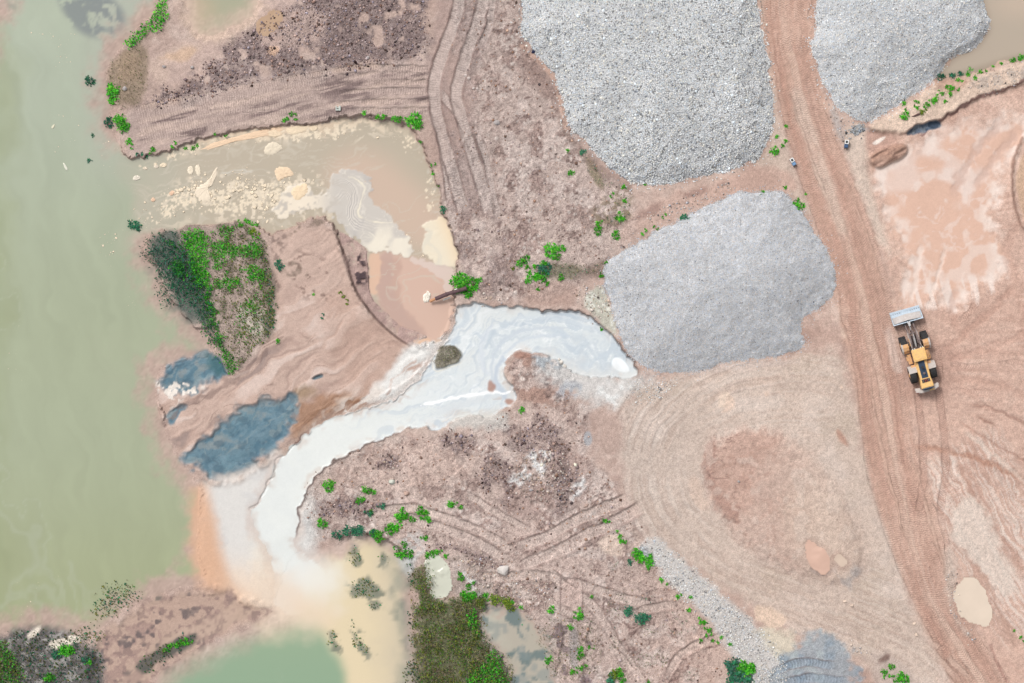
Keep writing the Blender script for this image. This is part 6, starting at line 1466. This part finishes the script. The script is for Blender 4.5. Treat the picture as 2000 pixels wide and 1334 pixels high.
    for sx_ in (-1.49, 1.45):
        bm = bmesh.new(); prism(bm, [(3.34,1.03),(3.29,.76),(3.36,.49),(3.55,.33),(3.96,.27),(4.40,.25),(4.36,.40),(3.9,.80)], 'x', sx_+.002, sx_+.042); mk("bucket_side", bm, STEEL, bk_)
    bm = bmesh.new(); bx(bm, (0,4.50,.275), (2.98,.22,.05), bev=.012); mk("cutting_edge", bm, STEEL, bk_)
    for k in range(14):
        if k in (5, 6, 7, 8): continue
        bm = bmesh.new(); bx(bm, (-1.40+k*2.8/13,4.36,.30), (.035,.10,.04)); mk("bolt_plate", bm, NAVY, bk_)
    # load of sand left in the bucket
    bm = bmesh.new()
    for i in range(13):
        for j in range(7):
            u = i/12*2-1; t = j/6
            y = 3.40+.62*t; h = .36+.42*(1-t)**1.3*(1-.55*u*u)+.10*math.cos(u*2.2)*(1-t)+random.uniform(-.02,.02)
            bm.verts.new((u*1.42, y+.10*(1-abs(u)), h))
    bm.verts.ensure_lookup_table()
    for i in range(12):
        for j in range(6): bm.faces.new((bm.verts[i*7+j], bm.verts[i*7+j+1], bm.verts[(i+1)*7+j+1], bm.verts[(i+1)*7+j]))
    bmesh.ops.recalc_face_normals(bm, faces=bm.faces[:])
    sm_ = flat_mat("damp_grey_sand", lin((206,200,196))*.8, .9, 0, .2, 5, lin((182,170,164))*.8)
    o = mk("sand_load", bm, sm_, None, True, label="pale damp sand lying in the wheel loader's bucket", category="sand")
    o.matrix_world = Matrix.Translation(L.location) @ Matrix.Rotation(math.radians(15.7), 4, 'Z')
wheel_loader()

# ------------------------------------------------------------------ discharge pipe
def P3(x, y, z): return Vector((float(wx(x)), float(wy(y)), z))
RUST = flat_mat("rusty_pipe", lin((104,78,80))*.9, .75, .1, .35, 5, lin((78,58,64))*.8)
NOZ = flat_mat("orange_hose", lin((206,150,110))*.8, .6, 0, .3, 7)
LIME = flat_mat("pale_board", lin((240,236,228))*.8, .7, 0, .15, 5)
def open_tube(bm, a, b, r, t=.03, seg=20):
    a, b = Vector(a), Vector(b); q = (b-a).to_track_quat('Z', 'Y'); rings = []
    for p_, rr in ((a, r), (b, r), (b, r-t), (a, r-t)):
        rings.append([bm.verts.new(p_+q @ Vector((rr*math.cos(2*math.pi*k/seg), rr*math.sin(2*math.pi*k/seg), 0))) for k in range(seg)])
    for i in range(4):
        A, B_ = rings[i], rings[(i+1) % 4]
        for k in range(seg): bm.faces.new((A[k], A[(k+1) % seg], B_[(k+1) % seg], B_[k]))
    bmesh.ops.recalc_face_normals(bm, faces=bm.faces[:])
pr = bpy.data.objects.new("discharge_pipe", None); COLL.objects.link(pr)
pr["label"] = "rusty dark discharge pipe with an orange nozzle pouring into the pond through the green plants"; pr["category"] = "pipe"
bm = bmesh.new(); a, m_, b = P3(911,563,.55), P3(872,575,.28), P3(851,583.5,-.05)
open_tube(bm, a, m_, .19); open_tube(bm, m_, b, .20); mk("pipe_body", bm, RUST, pr)
for t in (.0, .33, .66, 1.0):
    bm = bmesh.new(); c = a.lerp(m_, t); d = (m_-a).normalized(); open_tube(bm, c-d*.03, c+d*.03, .245, .06); mk("flange", bm, RUST, pr)
bm = bmesh.new(); open_tube(bm, P3(852,583,-.03), P3(840,588.5,-.32), .135, .03); mk("nozzle", bm, NOZ, pr)
bm = bmesh.new(); cyl(bm, P3(895,568,-.4), P3(895,568,.25), .05, seg=8); cyl(bm, P3(889,564.5,-.4), P3(889,564.5,.3), .05, seg=8); mk("pipe_support", bm, RUST, pr)
bm = bmesh.new(); d = (P3(865,585,0)-P3(880,579.5,0)); bx(bm, P3(872.5,583,-.2), (d.length, .16, .05), Matrix.Rotation(math.atan2(d.y, d.x), 3, 'Z'), .01)
mk("board", bm, LIME, None, label="narrow white board lying under the discharge pipe", category="board")
bm = bmesh.new(); bx(bm, P3(890.5,565,.62), (.28, .09, .03), Matrix.Rotation(.35, 3, 'Z'), .008); mk("board", bm, LIME, None, label="short white scrap of board on top of the discharge pipe", category="board")

# ------------------------------------------------------------------ small things left on the site
WPL = flat_mat("white_plastic", (.75,.75,.74), .5, 0, .15, 8); BLU = flat_mat("blue_plastic", (.03,.085,.19), .5, 0, .3, 8); BLU2 = flat_mat("faded_blue_plastic", (.16,.29,.48), .5, 0, .3, 8)
def warning_box(x, y, rot, label, body):
    r = bpy.data.objects.new("equipment_box", None); COLL.objects.link(r)
    r["label"] = label; r["category"] = "box"; r["group"] = "boxes with white frames beside the haul road"
    r.location = P3(x, y, float(samp(Z, x, y))); r.rotation_euler = (0, 0, rot)
    bm = bmesh.new(); bx(bm, (0,-.2,.27), (.36,.36,.5), bev=.03); bx(bm, (0,-.2,.53), (.30,.30,.04), bev=.01); mk("body", bm, body, r)
    bm = bmesh.new()
    for c, s in (((-.15,.18,.62), (.08,.40,.06)), ((.15,.18,.62), (.08,.40,.06)), ((0,.34,.62), (.24,.08,.06)), ((0,.02,.62), (.24,.08,.06))): bx(bm, c, s, bev=.012)
    mk("frame", bm, WPL, r)
    bm = bmesh.new(); bx(bm, (0,.18,.30), (.34,.38,.58), bev=.03); mk("base", bm, BLK, r)
    for sx_ in (-.12, .12):
        bm = bmesh.new(); cyl(bm, (sx_,-.36,.04), (sx_*1.2,-.56,.04), .022, seg=8); mk("leg", bm, BLK, r)
warning_box(1652.5, 281.5, -.1, "dark blue box with a white open frame at the haul road's east edge", BLU)
warning_box(1548, 316.5, .55, "faded blue box with a white open frame on the dry verge west of the road", BLU2)
bm = bmesh.new(); s = Matrix.Rotation(.02, 3, 'Z'); c0 = P3(660.5,211.5,float(samp(Z,660,211)))
for c, sz in (((-.19,0,.14),(.10,.46,.28)), ((.15,0,.14),(.18,.46,.28)), ((-.02,-.16,.14),(.24,.14,.28)), ((-.02,.03,.12),(.24,.10,.22))): bx(bm, c0+Vector(c), sz, bev=.012)
mk("concrete_block", bm, flat_mat("pale_concrete", lin((206,212,204))*.8, .85, 0, .2, 9), None, label="pale square concrete block with two dark hollows on the tracked bank", category="concrete block")
# driftwood
bm = bmesh.new(); q = [(1779,228.5,.02),(1786,226.8,.09),(1792,224,.11),(1799,221.2,.03)]
for i in range(3):
    A = P3(q[i][0], q[i][1], float(samp(Z,q[i][0],q[i][1]))+.06); B_ = P3(q[i+1][0], q[i+1][1], float(samp(Z,q[i+1][0],q[i+1][1]))+.06)
    cyl(bm, A, B_, q[i][2], q[i+1][2], 10)
mk("driftwood", bm, flat_mat("dark_wood", lin((112,86,82))*.8, .9, 0, .3, 12), None, True, label="dark pointed piece of driftwood lying on the sandy berm", category="driftwood")

# ------------------------------------------------------------------ one label per thing inside a group: size, colour and order
bpy.context.view_layer.update()
def word(n):
    w = ["first","second","third","fourth","fifth","sixth","seventh","eighth","ninth","tenth","eleventh","twelfth","thirteenth","fourteenth","fifteenth","sixteenth","seventeenth","eighteenth","nineteenth","twentieth"]
    return w[n] if n < 20 else "twenty-"+w[n-20]
groups = {}
for o in COLL.objects:
    if o.parent is None and "group" in o and "category" in o: groups.setdefault((o["group"], o["label"]), []).append(o)
for (gname, lab), obs in groups.items():
    if len(obs) < 2: continue
    xs_ = [o.location.x for o in obs]; ys_ = [o.location.y for o in obs]
    hor = (max(xs_)-min(xs_)) >= (max(ys_)-min(ys_))
    obs.sort(key=lambda o: o.location.x if hor else -o.location.y)
    for i, o in enumerate(obs):
        sz = max(o.scale)
        tone = o.data.name if o.data else ""
        size = "tiny" if sz < .26 else "small" if sz < .4 else "middling" if sz < .55 else "big"
        pos = ("leftmost" if hor else "topmost") if i == 0 else ("rightmost" if hor else "lowest") if i == len(obs)-1 else word(i)+(" from the left" if hor else " from the top")
        o["label"] = f"{size} {o['category']}, {pos} of the {gname}"
